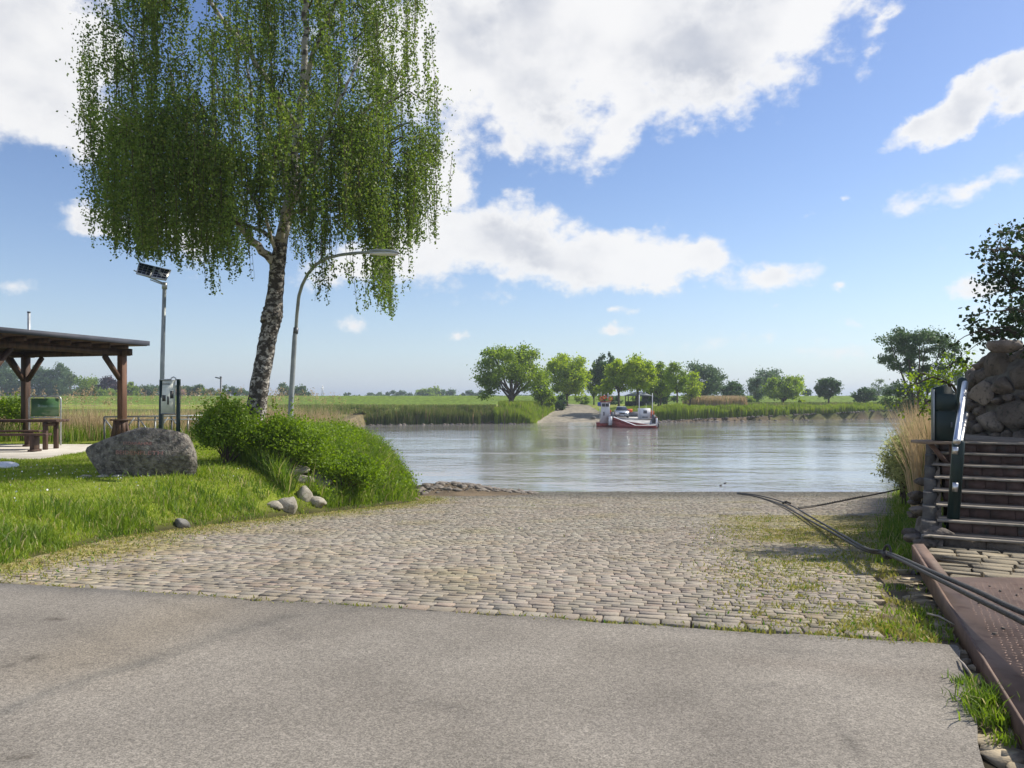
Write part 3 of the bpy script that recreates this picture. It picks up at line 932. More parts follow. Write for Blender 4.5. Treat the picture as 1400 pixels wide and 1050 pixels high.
def clear_stones(x, y):
    k = np.ones(len(x), bool)
    for (sx, sy, sz, r_) in RKG:
        k &= ~((np.abs(x - sx) < r_ * 1.15) & (y > sy - .65) & (y < sy + .3))
    return k


STONE = (XZ(190, 15), 15.0)
PAVE = [(-12.35, 24.6), (-11.6, 18.9), (-30, 18.2), (-30, 25.6)]
x, y = scatter(290000, -18, -2.4, 7.2, 25.5, lambda x, y: inview(x, y, .3), 1.5)
d = sdist(x, y, PL); pv = sdist(x, y, PAVE)
k = (d > .15) & (pv < 0)
x, y, d = x[k], y[k], d[k]
patch = nfield(x, y, .9, 3)
k = rng.random(len(x)) < np.clip(.75 + patch * 1.0, .25, 1)
x, y, d = x[k], y[k], d[k]
blades('lawn_grass', x, y, H(x, y) - .01, rng.uniform(.035, .085, len(x)), rng.uniform(.006, .011, len(x)) * (1 + y / 25), rng.uniform(.2, .8, len(x)), MT['grass'], 'short sunlit lawn on the left river bank', 'grass')
x, y = scatter(210000, -13, -2.2, 7.1, 25.5, lambda x, y: inview(x, y, .35), 1.3)
d = sdist(x, y, PL)
tuft = nfield(x, y, .8, 11); tuft2 = nfield(x, y, 2.6, 17)
p = np.exp(-(d / (.8 + .4 * sst((y - 10) / 6))) ** 2) * (d > .02) * np.clip(.75 + tuft * 1.3 + tuft2 * .9, .05, 1)
k = (rng.random(len(x)) < p) & clear_stones(x, y)
x, y, d, tf = x[k], y[k], d[k], (tuft + tuft2 * .5)[k]
hh = rng.uniform(.07, .20, len(x)) * np.clip(1.05 + tf * 1.3, .45, 1.8) * np.clip(.45 + d * 1.6, .5, 1)
blades('bank_grass', x, y, H(x, y) - .02, hh, rng.uniform(.007, .014, len(x)) * (1 + y / 30), rng.uniform(.15, .8, len(x)), MT['tallgrass'], 'taller uncut grass along the edge of the slipway', 'grass')
# tall grass and herbs of the mound by the water
x, y = scatter(60000, -7.6, -2.1, 15.5, 28, lambda x, y: inview(x, y), 1.0)
d = sdist(x, y, PL)
k = clear_stones(x, y) & (d > .12) & (d < 4.2) & (x > -7.2 + (y - 15.5) * .1) & (y > 15.2 + np.clip(-3.4 - x, 0, 5) * .9)
x, y, d = x[k], y[k], d[k]
tf = nfield(x, y, .9, 31)
blades('mound_grass', x, y, H(x, y) - .03, rng.uniform(.35, .8, len(x)) * np.clip(1 + tf * .7, .5, 1.5) * np.clip(.4 + d * .9, .4, 1), rng.uniform(.014, .028, len(x)), rng.uniform(.15, .75, len(x)), MT['tallgrass'], 'dense tall grass and herbs on the mound by the water', 'tall grass')
x, y = scatter(5200, -7.0, -2.5, 16.2, 26.5, lambda x, y: (sdist(x, y, PL) > .3) & clear_stones(x, y))
k = (y > 16.2 + np.clip(-3.4 - x, 0, 5) * .8); x, y = x[k], y[k]
pt = np.repeat(np.stack([x, y, H(x, y) + .36 * np.clip(sdist(x, y, PL), .2, 1)], 1), 14, 0) + rng.normal(size=(len(x) * 14, 3)) * np.array([.16, .16, .17])
v, f = leaf_arrays(pt, .07)
tag(mesh_obj('mound_herbs', v, f, MT['bushleaf']), 'leafy herbs between the tall grass of the mound', 'herbs', None, 'stuff')
# straw and moss in the joints: along the left edge and over the right part of the slipway
x, y = scatter(420000, -6, 12, 5.0, 27, lambda x, y: inview(x, y), 1.6)
dl0, dr0 = sdist(x, y, PL), sdist(x, y, PR)
g1 = nfield(x, y, .7, 41); g2 = nfield(x, y, 2.8, 47)
right = sst((x - (.9 + (y - 5) * .24)) / 1.9) * sst((18 - y) / 5)
left = np.exp(-(dl0 / .65) ** 2)
p = np.clip(left * (.75 + g2), 0, 1) + np.clip(right * (.6 + g1 * 1.3 + g2 * 1.3), 0, 1) + np.clip(g1 + g2 - .55, 0, .3) * .12
t_ = rampt(x, y)
rlm = 2.45 + (y - 4.9) * .42
p = p + np.exp(-((t_ - .03) / .07) ** 2) * np.clip(.35 + g2 * 1.5, 0, .8)
k = (rng.random(len(x)) < p) & (t_ > -.06) & (dl0 < .2) & (dr0 < .1) & ((x < rlm + .3) | (y > 8.7))
x, y, rg = x[k], y[k], right[k]
# snap most of them to the joints
blades('joint_moss', x, y, H0(x, y) - .01, rng.uniform(.025, .06, len(x)), rng.uniform(.008, .016, len(x)) * (1 + y / 30), rng.uniform(.3, 1, len(x)), MT['drygrass'], 'straw coloured moss and weeds in the joints of the slipway', 'moss')
# green weed tufts on the right of the slipway
def tufts(name, cents, per, h, w, rad, m, label, cat):
    X, Y, Hh = [], [], []
    for (cx_, cy_, s) in cents:
        n = int(per * s)
        X.append(cx_ + rng.normal(0, rad * s ** .5, n)); Y.append(cy_ + rng.normal(0, rad * s ** .5, n)); Hh.append(np.full(n, h * min(s, 1.4) ** .6))
    X, Y, Hh = map(np.concatenate, (X, Y, Hh))
    return blades(name, X, Y, H(X, Y) + .02, Hh * rng.uniform(.4, 1.1, len(X)), w * rng.uniform(.6, 1.2, len(X)), rng.uniform(.2, .95, len(X)), m, label, cat)


cs = []
for (px, py, s) in ((1340, 700, .5), (1290, 862, 1.2), (1245, 835, 1.0), (1262, 870, .8), (1200, 878, .6), (1133, 880, .45), (1180, 850, .5), (1110, 832, .4), (1225, 790, .8), (1180, 820, .5), (1255, 760, 1.5), (1232, 752, 1.2), (1215, 735, .8), (1140, 740, .4), (1155, 860, .4), (1080, 860, .3),
                    (1236, 700, 1.0), (1100, 790, .3), (1270, 830, 1.1), (1205, 850, .5), (1160, 790, .3), (1060, 842, .25), (1298, 772, .8), (1200, 700, .6), (1130, 712, .4), (1090, 720, .3), (1175, 728, .5), (1320, 775, .5)):
    k_ = (py - HZ) / F
    D = 1.1 / (k_ - .0835) if py < 800 else 1.7 / (k_ + .01)
    if px > 1290 and py < 800: D = 1.6 / k_
    cs.append((XZ(px, D), D, s))
tufts('weed_tufts', cs, 120, .075, .010, .13, MT['tallgrass'], 'green weed tufts growing between the setts on the right', 'weeds')
tufts('plate_grass', [(2.46, 4.0, 1.3), (2.38, 3.8, .8), (2.55, 4.3, .5), (2.3, 3.6, .3)], 210, .12, .009, .06, MT['tallgrass'], 'bright grass tuft against the edge of the rusty steel plate', 'grass tuft')
# weeds along the right bank edge
ex, ey = [], []
for t in np.linspace(0, 1, 60):
    ex.append(4.7 + (15.0 - 4.7) * t); ey.append(9.0 + (29 - 9.0) * t)
cs = [(a + random.uniform(-.15, .55), b + random.uniform(-.3, .3), random.uniform(.5, 1.3)) for a, b in zip(ex, ey) for _ in range(2)]
tufts('bank_weeds', cs, 110, .30, .014, .2, MT['tallgrass'], 'green grass and weeds along the foot of the right bank', 'weeds')

# dandelion and daisy heads on the lawn
x, y = scatter(260, -12, -5, 8.5, 17, lambda x, y: (sdist(x, y, PL) > 1.2) & inview(x, y), 1.0)
v, f = leaf_arrays(np.stack([x, y, H(x, y) + .06], 1), .03, asp=1)
tag(mesh_obj('daisies', v, f, MT['white']), 'tiny white daisies dotted over the lawn', 'flowers', None, 'stuff')


# ------------------------------------------------------------------ birch
BD = 18.8
bx0, by0 = XZ(350, BD), BD
birch = thing('birch_tree', (bx0, by0, H1(bx0, by0)), 'large weeping birch with leaning white and black trunk', 'tree')


def bp3(px, py, dy=0.0):
    q_ = P(px, py, BD)
    return (q_[0], q_[1] + dy, q_[2])


m = MB()
tp = [(340, 650, 0), (345, 605, 0), (349, 570, 0), (356, 520, 0), (364, 470, .05), (369, 445, .05), (371, 432, .05), (374, 412, .08), (376, 385, .1), (378, 358, .12), (382, 330, .15)]
tr_ = [.34, .27, .235, .215, .205, .215, .25, .20, .185, .18, .15]
def fine(pts, rad, n):
    pts = np.array(pts); t = np.linspace(0, len(pts) - 1, n); i = np.arange(len(pts))
    return np.stack([np.interp(t, i, pts[:, c]) for c in range(3)], 1), np.interp(t, i, np.array(rad))
pp, rr_ = fine([bp3(*a) for a in tp], tr_, 60)
m.tube(pp, rr_, 22, jag=.09)
for (px, py, r_) in ((364, 436, .10), (378, 432, .09), (370, 428, .11), (361, 440, .06)):
    m.rock(bp3(px, py, -.12), (r_, r_, r_ * .9), 2, seed=px, amp=.3)
m.build('trunk', MT['birchbark'], birch, smooth=True)
m = MB()
LIMBS = [
    ([(382, 332, .15), (388, 295, .2), (395, 250, .2), (401, 200, .2), (408, 140, .2), (414, 70, .2), (418, -10, .1), (420, -110, 0)], .17),
    ([(375, 362, .1), (352, 335, -.2), (325, 300, -.5), (305, 262, -.8), (286, 225, -1.0), (272, 180, -1.2), (262, 120, -1.3)], .115),
    ([(379, 345, .1), (372, 325, .3), (340, 305, .8), (300, 285, 1.2), (260, 275, 1.5), (225, 268, 1.6)], .075),
    ([(388, 300, .2), (420, 255, -.5), (452, 215, -.9), (480, 160, -1.2), (505, 110, -1.3)], .085),
    ([(393, 270, .2), (370, 220, 1.0), (340, 160, 1.6), (310, 90, 1.9), (290, 10, 2.0)], .09),
    ([(398, 220, .2), (435, 170, 1.0), (480, 120, 1.7), (520, 70, 2.0), (550, 20, 2.0)], .085),
    ([(404, 170, .2), (370, 110, -.8), (330, 60, -1.4), (280, 0, -1.7), (230, -40, -1.8)], .075),
    ([(410, 120, .2), (450, 60, -.7), (500, 0, -1.2), (540, -50, -1.4)], .07),
    ([(325, 300, -.5), (290, 262, -1.2), (245, 225, -1.8), (200, 190, -2.0)], .055),
    ([(300, 255, -.8), (320, 205, -1.4), (335, 150, -1.8)], .045),
    ([(340, 305, .8), (320, 250, 1.6), (290, 200, 2.2)], .045),
    ([(380, 350, .1), (371, 300, -.6), (350, 262, -1.1), (318, 205, -1.5)], .05),
    ([(390, 290, .2), (430, 270, 1.0), (480, 245, 1.8), (540, 200, 2.1)], .055),
    ([(401, 200, .2), (460, 190, -.2), (520, 160, -.4), (565, 130, -.5)], .06),
    ([(380, 330, .15), (410, 300, -1.0), (440, 280, -1.8), (475, 265, -2.3)], .045),
]
for pts, r0 in LIMBS:
    q_ = [np.array(bp3(*a)) for a in pts]
    if len(q_) > 2:
        pp, rr_ = fine(q_, np.linspace(r0, r0 * .25, len(q_)), len(q_) * 4)
        pp[1:-1] += rng.normal(0, .025, (len(pp) - 2, 3))
    m.tube(pp, rr_, 8, jag=.08)
m.build('limbs', MT['birchwhite'], birch, smooth=True)
prof_px = [108, 120, 135, 150, 165, 180, 192, 215, 240, 252, 262, 275, 288, 300, 318, 335, 352, 368, 385, 400, 415, 430, 445, 460, 478, 492, 506, 514, 524, 534, 545, 560, 575, 588, 598]
prof_py = [150, 250, 318, 330, 345, 352, 362, 356, 375, 330, 315, 360, 402, 355, 385, 340, 345, 300, 300, 330, 345, 420, 405, 335, 322, 330, 345, 415, 438, 405, 335, 345, 330, 240, 190]
cenx = XZ(356, BD)
PTS, TW = [], MB()


def strand(sx_, sy_, z0_, zend, j0=.05, sp=.0175):
    n_ = max(3, int((z0_ - zend) / sp))
    t = np.linspace(0, 1, n_)
    sway = random.uniform(-.12, .2); fr = random.uniform(1, 3)
    jit = (j0 * (1 - .45 * t) * (.75 + .5 * np.abs(np.sin(t * random.uniform(4, 9) + random.uniform(0, 6)))))[:, None]
    line = np.stack([sx_ + sway * t ** 1.5 + .03 * np.sin(t * 6 * fr), sy_ + random.uniform(-.1, .1) * t, z0_ + (zend - z0_) * t], 1)
    PTS.append(line + rng.normal(size=(n_, 3)) * jit)
    if rng.random() < .6:
        TW.tube(line[[0, n_ // 2, -1]], [.007, .006, .003], 3, cap=False)


nst = 0
while nst < 275:
    ang = random.uniform(0, 2 * math.pi); rr0 = random.uniform(.10, 1) ** .45
    ccy = BD + math.sin(ang) * rr0 * 3.3
    ccx = cenx + math.cos(ang) * rr0 * 4.05 * (ccy / BD)
    px = 700 + ccx / ccy * F
    zb_ = EYE + (HZ - np.interp(px, prof_px, prof_py)) / F * ccy
    ztop = 15.6 - 3.0 * ((ccx - cenx) / 4.2) ** 2 - 2.5 * (math.sin(ang) * rr0) ** 2
    if px < 150: ztop = min(ztop, 10.2)
    if 238 < px < 268 and random.random() < .5: continue
    low_ = random.random() < .36
    if low_:
        z0 = zb_ + random.uniform(1.6, 3.0)
    else:
        z0 = zb_ + 1.2 + random.random() * max(ztop - zb_ - 1.2, .3)
    if rr0 < .6 and z0 < 6.6 and random.random() < .8:
        continue
    TW.tube([(ccx * .8 + cenx * .2, ccy * .8 + BD * .2, z0 + .05), ((ccx * .9 + cenx * .1), ccy * .9 + BD * .1, z0 + .3), (ccx, ccy, z0 + .05)], [.022, .016, .01], 4, cap=False)
    PTS.append(np.array([ccx, ccy, z0]) + rng.normal(size=(random.randint(190, 360), 3)) * np.array([.31, .27, .17]))
    sg_ = .30 if low_ else .19
    for _ in range(random.randint(4, 7) if low_ else random.randint(3, 7)):
        z0_ = z0 + random.uniform(-.3, .2)
        zend = max(z0_ - random.uniform(1.4 if low_ else .8, 3.2), zb_ + abs(random.gauss(0, .25)))
        if zend > z0_ - .3: continue
        strand(ccx + random.gauss(0, sg_), ccy + random.gauss(0, sg_), z0_, zend)
    nst += 1
# long tassels that make the ragged lower outline
for (tpx, tbot, ttop, tn) in ((524, 438, 300, 9), (516, 412, 290, 7), (500, 352, 250, 6), (438, 420, 315, 5), (452, 398, 300, 4), (424, 372, 290, 4), (290, 404, 305, 5), (300, 372, 290, 4), (318, 388, 300, 4), (335, 352, 280, 4), (240, 376, 290, 5), (222, 352, 270, 4), (192, 362, 270, 5), (170, 345, 250, 5),
                              (150, 330, 220, 5), (138, 312, 190, 5), (128, 240, 130, 4), (118, 175, 85, 5), (112, 110, 70, 3), (565, 345, 220, 6), (578, 300, 180, 5), (590, 245, 120, 6), (584, 150, 40, 5), (545, 335, 240, 5), (478, 345, 260, 5)):
    for _ in range(tn):
        yy = BD + random.uniform(-.9, .9)
        px_ = tpx + random.gauss(0, 5)
        strand(XZ(px_, yy), yy, P(0, ttop + random.uniform(-15, 15), yy)[2], P(0, tbot - abs(random.gauss(0, 14)), yy)[2])
PTS = np.vstack(PTS)
armp = np.array([P(404.5 + 143 * t, np.interp(404.5 + 143 * t, [404, 408, 413, 421, 433, 447, 465, 485, 503, 547], [452, 405, 390, 374, 361, 353, 348.5, 346, 345, 345]), np.interp(404.5 + 143 * t, [404, 433, 465, 503, 547], [19.6, 18.4, 17.5, 16.6, 15.9])) for t in np.linspace(0, 1, 60)])
dmin = np.min([np.hypot(PTS[:, 0] - a[0], PTS[:, 2] - a[2]) + np.clip(PTS[:, 1] - a[1], 0, 9) for a in armp], axis=0)   # the lamp keeps its twigs clear
PTS = PTS[dmin > .22]
print('birch leaves', len(PTS))
leaves('crown', PTS, .066, MT['birchleaf'], birch, flat=-.2, asp=.72)
TW.build('twigs', MT['twigbrown'], birch)


# ------------------------------------------------------------------ shrubs at the foot of the birch
def shrub(name, c, rad, n, size, mt, label, cat='shrub', nclump=60, stems=14, shell=(.55, 1.0), spread=.16, group=None, low=-.3):
    zb = H1(c[0], c[1])
    root = thing(name, (c[0], c[1], zb), label, cat, group)
    pts, cl = clumpy((c[0], c[1], zb + rad[2] * .78), (rad[0] * .9, rad[1] * .9, rad[2] * .95), nclump, n / nclump, spread, shell=shell, low=low)
    pts[:, 2] = np.maximum(pts[:, 2], zb + .04)
    mm_ = MB()
    for c_ in cl[:stems]:
        mm_.tube([(c[0] + random.uniform(-.1, .1), c[1] + random.uniform(-.1, .1), zb - .05), (c[0] * .5 + c_[0] * .5, c[1] * .5 + c_[1] * .5, zb * .6 + c_[2] * .4), c_], [.018, .012, .006], 4, cap=False)
    mm_.build('stems', MT['bark'], root)
    for _ in range(int(n / 350)):      # loose shoots standing out of the outline
        c_ = cl[random.randrange(len(cl))]
        o_ = c_ - np.array([c[0], c[1], zb + rad[2] * .5]); o_ = o_ / (np.linalg.norm(o_) + 1e-6) + np.array([0, 0, .6])
        L_ = random.uniform(.15, .42)
        t_s = rng.random(26)[:, None]
        pts = np.vstack([pts, c_ + o_ * L_ * t_s + rng.normal(size=(26, 3)) * .035])
        mm2 = MB().tube([c_, c_ + o_ * L_], [.006, .003], 3)
        if _ < 8: mm2.build('shoot', MT['bark'], root)
    leaves('foliage', pts, size, MT[mt], root)
    return root


shrub('round_shrub', (XZ(311, 17.8), 17.8), (.72, .70, .80), 15000, .06, 'bushleaf', 'round bright green shrub left of the birch trunk', nclump=110, spread=.13)
shrub('spreading_shrub', (XZ(392, 18.2), 18.2), (.95, .8, .72), 15000, .06, 'bushleaf', 'wide green shrub right of the birch trunk under the street lamp', nclump=120, spread=.14)
shrub('low_shrub', (XZ(468, 19.0), 19.0), (.95, .85, .52), 10000, .065, 'bushleaf', 'low bright shrub at the water end of the mound', nclump=90, spread=.14)
shrub('side_shrub', (XZ(-8, 27.5), 27.5), (1.5, .9, .95), 5000, .09, 'bushleaf', 'bright green bush behind the picnic table at the left edge', nclump=60, spread=.16)
# dead twigs at the foot of the shrub
tw0 = hit(378, 638)
root = thing('dead_twigs', tw0, 'bundle of dry grey twigs lying under the shrubs', 'twigs')
for i in range(26):
    b_ = hit(random.uniform(352, 405), random.uniform(632, 642))
    L_ = random.uniform(.25, .6)
    p0 = np.array(b_); d_ = np.array([random.uniform(.2, 1), random.uniform(-.5, .3), random.uniform(.2, .8)]) * L_
    MB().tube([p0, p0 + d_ * .5 + [0, 0, .08], p0 + d_], [.008, .012, .004], 4).build('twig', MT['twig'], root)

# ------------------------------------------------------------------ field stones on the left bank
RK = [(390, 688, 44, 24, 13.2, 'pale wedge shaped boulder lowest on the grassy bank'), (431, 684, 30, 18, 13.9, 'flat pale stone right of the lowest wedge shaped boulder'),
      (414, 672, 30, 26, 14.2, 'upright weathered stone in the middle of the bank stones'), (434, 652, 42, 26, 15.2, 'rounded grey boulder, the smoothest of the bank stones'),
      (400, 640, 46, 16, 15.9, 'long flat pale stone under the shrub'), (445, 640, 34, 14, 16.0, 'pale stone behind the rounded grey boulder'),
      (412, 655, 34, 14, 15.0, 'low tan stone half sunk in grass left of the rounded boulder'), (455, 668, 18, 12, 14.6, 'small stone right of the upright weathered stone'),
      (375, 690, 26, 14, 13.2, 'small stone leaning on the wedge shaped boulder'), (246, 714, 26, 18, 11.3, 'brown stone half hidden in grass at the slipway edge'),
      (462, 655, 16, 8, 15.4, 'small pale stone right of the rounded grey boulder')]
for i, (px, py, w_, h_, D, lb) in enumerate(RK):
    x_, y_, z_ = hit(px, py + h_ * .42)
    D = y_
    r_ = w_ / 2 / F * D
    hz_ = h_ / 2 / F * D
    m = MB().rock((x_, y_ + r_ * .4, z_ + hz_ * .35), (r_ * .95, r_ * .8, hz_ * 1.15), 3, seed=i + 3, amp=.3, rz=random.uniform(-.3, .3), facets=12, fc=(.6, .85))
    o = m.build('bank_stone', MT['granite'] if 'grey' in lb or 'brown' in lb else MT['palerock'], smooth=True, origin=(x_, y_, z_))
    tag(o, lb, 'stone', 'stones on the grassy bank')

# rubble at the water's edge, left
m = MB()
for i in range(620):
    t = random.random()
    x_ = -3.6 + 4.4 * t + random.gauss(0, .15); y_ = 27.6 + random.uniform(-1.3, 2.2) * (1.1 - t * .8) + t * .4
    r_ = random.choice((.04, .06, .08, .10, .17))
    m.rock((x_, y_, max(H1(x_, y_), -2.08) + .0), (r_ * random.uniform(.8, 1.5), r_ * .9, r_ * random.uniform(.35, .6)), 2 if r_ > .09 else 1, seed=i, amp=.35, facets=9, fc=(.6, .85))
tag(m.build('shore_rubble', mat('muddy rubble', (.13, .11, .09), (.25, .22, .185), scale=4, rough=.9, bump=.4, bscale=30)), 'muddy rubble stones at the water edge below the mound', 'rubble', None, 'stuff')
m = MB()
for i in range(1500):
    x_ = random.uniform(-20, 90)
    if 2 < x_ < 15.5: continue
    yl = np.interp(x_, [p[0] for p in PF[:9]], [p[1] for p in PF[:9]])
    y_ = yl + random.gauss(.3, 1.0)
    r_ = random.uniform(.12, .38)
    if mnoise.noise(Vector((x_ * .12, 1, 8))) + random.uniform(-.25, .25) < -.02: continue
    if x_ < 0 and random.random() < .7: continue
    m.rock((x_, y_, max(-2.0, H1(x_, y_)) + .0), (r_, r_ * .8, r_ * .55), 1, seed=i % 40, amp=.3)
tag(m.build('bank_rubble', mat('pale shore stones', (.10, .085, .07), (.24, .21, .18), scale=.8, rough=.95)), 'rubble stones along the far river bank', 'rubble', None, 'stuff')

# ------------------------------------------------------------------ inscribed boulder
prof = [(117, 616, 624), (119, 611, 628), (126, 608, 634), (136, 604, 643), (148, 599, 650), (165, 593, 652), (182, 587, 652), (198, 582, 652), (208, 580.5, 652), (218, 579, 652), (229, 580, 652), (240, 585, 652), (248, 593, 652), (255, 604, 652), (259, 616, 652), (263, 630, 652), (264.5, 640, 649)]
SD_ = 15.0
sb = (XZ(192, SD_), SD_, H1(XZ(192, SD_), SD_))
root = thing('inscribed_boulder', sb, 'large grey granite boulder with faded red carved inscription on the lawn', 'memorial stone')
pa = np.array(prof, float)
t = np.linspace(0, 1, 90)
pxs = 117 + (264.5 - 117) * (1 - np.cos(np.pi * t)) / 2
tops = np.interp(pxs, pa[:, 0], pa[:, 1]); bots = np.interp(pxs, pa[:, 0], pa[:, 2]); bots = bots + np.clip((bots - 640) / 12, 0, 1) * 12
V = []
nr = 64
for i in range(90):
    X = XZ(pxs[i], SD_); zt = EYE - (tops[i] - HZ) / F * SD_; zb = EYE - (bots[i] - HZ) / F * SD_
    e = math.sin(math.pi * min(max(t[i], .0), 1)) ** .55
    dep = .42 * e + .02
    c_, h_ = (zt + zb) / 2, (zt - zb) / 2
    for j in range(nr):
        a = 2 * math.pi * j / nr
        ca, sa = math.cos(a), math.sin(a)
        ex_ = 2 / 3.0
        yy = math.copysign(abs(ca) ** ex_, ca) * dep; zz = math.copysign(abs(sa) ** ex_, sa) * h_
        yy += zz * .22            # the face leans back
        p = Vector((X, yy, c_ + zz))
        nn = mnoise.noise(p * 2.1) * .085 + mnoise.noise(p * 5) * .045 + mnoise.noise(p * 13) * .018
        rdg = abs(mnoise.noise(p * 1.7 + Vector((5, 5, 5)))) * .16
        V.append((X + nn * .3, SD_ + yy + math.copysign(nn - rdg, ca) , c_ + zz * (1 + nn * .35)))
V = np.array(V); ctr_ = np.array([XZ(192, SD_), SD_, .62])
fr_ = np.random.default_rng(4)
for (nx_, ny_, nz_, h_) in ((-.55, -.8, .1, .66), (.35, -.9, .25, .34), (.8, -.55, .2, .74), (-.1, -.95, -.3, .30), (-.05, -.85, .5, .40), (.1, .2, .97, .40), (-.75, -.45, -.45, .84), (.55, -.7, -.4, .58), (-.3, -.93, .2, .33)):
    nn_ = np.array([nx_, ny_, nz_]); nn_ = nn_ / np.linalg.norm(nn_)
    o_ = np.clip((V - ctr_) @ nn_ - h_, 0, None)
    V = V - np.outer(o_ * .85, nn_)
V = [tuple(p) for p in V]
Fc = [(i * nr + j, i * nr + (j + 1) % nr, (i + 1) * nr + (j + 1) % nr, (i + 1) * nr + j) for i in range(89) for j in range(nr)]
Fc += [tuple(range(nr))[::-1], tuple(89 * nr + j for j in range(nr))]
gb = mat('lichened granite', (.09, .08, .07), (.23, .205, .175), scale=9, rough=.9, bump=1.0, bscale=22, dist=.06, c3=(.30, .285, .24), s3=16, r3=(.54, .72), detail=10)
body = mesh_obj('stone_body', V, Fc, gb, root, smooth=True)
bvh = BVHTree.FromPolygons([Vector(p) for p in V], [list(q) for q in Fc])


def inscribe(txt, px, py, hpx, wpx):
    cu = bpy.data.curves.new('t', 'FONT'); cu.body = txt; cu.align_x = 'CENTER'; cu.align_y = 'CENTER'; cu.size = 1; cu.resolution_u = 4; cu.offset = .012
    to = bpy.data.objects.new('t', cu); COL.objects.link(to)
    bpy.context.view_layer.update()
    me = bpy.data.meshes.new_from_object(to.evaluated_get(bpy.context.evaluated_depsgraph_get()))
    import bmesh as _b
    bm = _b.new(); bm.from_mesh(me); _b.ops.triangulate(bm, faces=bm.faces)
    _b.ops.subdivide_edges(bm, edges=[e for e in bm.edges if e.calc_length() > .12], cuts=2)
    _b.ops.triangulate(bm, faces=bm.faces)
    bm.verts.index_update()
    v = np.array([w.co[:] for w in bm.verts]); f = [tuple(w.index for w in q.verts) for q in bm.faces]
    bm.free()
    bpy.data.objects.remove(to)
    v = v - (v.max(0) + v.min(0)) / 2
    sx_ = wpx / F * SD_ / (v[:, 0].max() - v[:, 0].min()); sz_ = hpx / F * SD_ / (v[:, 1].max() - v[:, 1].min())
    c_ = P(px, py, SD_)
    out = []
    for a in v:
        p = Vector((c_[0] + a[0] * sx_, SD_ - 2, c_[2] + a[1] * sz_ - a[0] * sx_ * .02))
        hit = bvh.ray_cast(p, Vector((0, 1, 0)))
        yy = hit[0].y if hit[0] else SD_ - .4
        out.append((p.x, yy - .006, p.z))
    mesh_obj('inscription', out, f, MT['letters'], root)


inscribe('STÖRFÄHRE', 197, 604.5, 4.6, 38)
inscribe('BEIDENFLETH', 199, 617.5, 5.2, 62)
for i, (px, py, w_, h_) in enumerate([(118, 652, 16, 4), (140, 650, 22, 3.5), (162, 652, 20, 3)]):
    x_ = XZ(px, 14.6); z_ = H1(x_, 14.6)
    m = MB().rock((x_, 14.6, z_ + .02), (w_ / F * 7.3, .14, .035), 2, seed=60 + i, amp=.2)
    tag(m.build('footing_slab', MT['palerock'], smooth=True, origin=(x_, 14.6, z_)), ['leftmost pale slab under the inscribed boulder', 'long pale slab under the boulder nose', 'thin pale slab under the boulder front'][i], 'stone', 'pale slabs under the boulder')
x_ = XZ(2, 16.6)
tag(MB().rock((x_, 16.6, H1(x_, 16.6) + .04), (.3, .25, .10), 3, seed=77, amp=.15).build('white_stone', MT['white'], smooth=True, origin=(x_, 16.6, H1(x_, 16.6))), 'white painted stone in the lawn at the left edge', 'stone')

# ------------------------------------------------------------------ pavement and picnic shelter
m = MB().prism([(p[0], p[1]) for p in PAVE], -.1, .135)
tag(m.build('paved_terrace', MT['pave']), 'pale concrete terrace under the picnic shelter', None, None, 'structure')
A_ = np.array([-13.2, 26.0]); dB = np.array([-.955, .296]); dC = np.array([-.296, -.955])
ZG = .12
root = thing('picnic_shelter', (A_[0], A_[1], ZG), 'open brown timber picnic shelter with flat dark roof', 'shelter')
posts = {'A': A_, 'B': A_ + dB * 4.25, 'C': A_ + dC * 5.0, 'D': A_ + dB * 4.25 + dC * 5.0}
def sl(p):    # roof underside height: falls slightly to the back right
    return 3.12 + .0 * p[0]
for k_, p in posts.items():
    m = MB().box((p[0], p[1], ZG + 1.47), (.22, .22, 2.94), rz=math.atan2(dB[1], dB[0]), bev=.012)
    m.build('post', MT['woodlight'] if k_ == 'A' else MT['wood'], root)
def brace(p, d_, ln=.75):
    m = MB(); q0 = (p[0] + d_[0] * .1, p[1] + d_[1] * .1, 3.06 - ln - .05); q1 = (p[0] + d_[0] * ln, p[1] + d_[1] * ln, 3.04)
    m.beam(q0, q1, .12, .12); m.build('brace', MT['wood'], root)
brace(posts['A'], dB); brace(posts['A'], dC); brace(posts['B'], -dB); brace(posts['B'], dB, .7); brace(posts['B'], dC); brace(posts['C'], -dC, .9); brace(posts['C'], dB, .9); brace(posts['D'], -dC)
for (a, b) in (('A', 'B'), ('C', 'D')):
    p, q_ = posts[a], posts[b]
    e_ = (q_ - p) / np.linalg.norm(q_ - p)
    p = p - e_ * .35; q_ = q_ + e_ * 1.5
    MB().beam((p[0], p[1], 3.17), (q_[0], q_[1], 3.17), .18, .22).build('beam', MT['wood'], root)
for (a, b) in (('A', 'C'), ('B', 'D')):
    p, q_ = posts[a], posts[b]
    e_ = (q_ - p) / np.linalg.norm(q_ - p)
    p = p - e_ * .3; q_ = q_ + e_ * .5
    MB().beam((p[0], p[1], 3.15), (q_[0], q_[1], 3.15), .14, .18).build('beam', MT['wood'], root)
for i in range(7):
    p = posts['A'] + dC * (5.0 * (i + .3) / 6.6) - dB * .45; q_ = p + dB * 5.6
    MB().beam((p[0], p[1], 3.325), (q_[0], q_[1], 3.325), .09, .13).build('rafter', MT['wood'], root)
c0 = posts['A'] - dB * .62 - dC * .45; c1 = c0 + dB * 6.2; c3 = c0 + dC * 7.4; c2 = c1 + dC * 7.4
MB().prism([tuple(c0), tuple(c3), tuple(c2), tuple(c1)], 3.395, 3.44).build('roof_boards', MT['wood'], root)
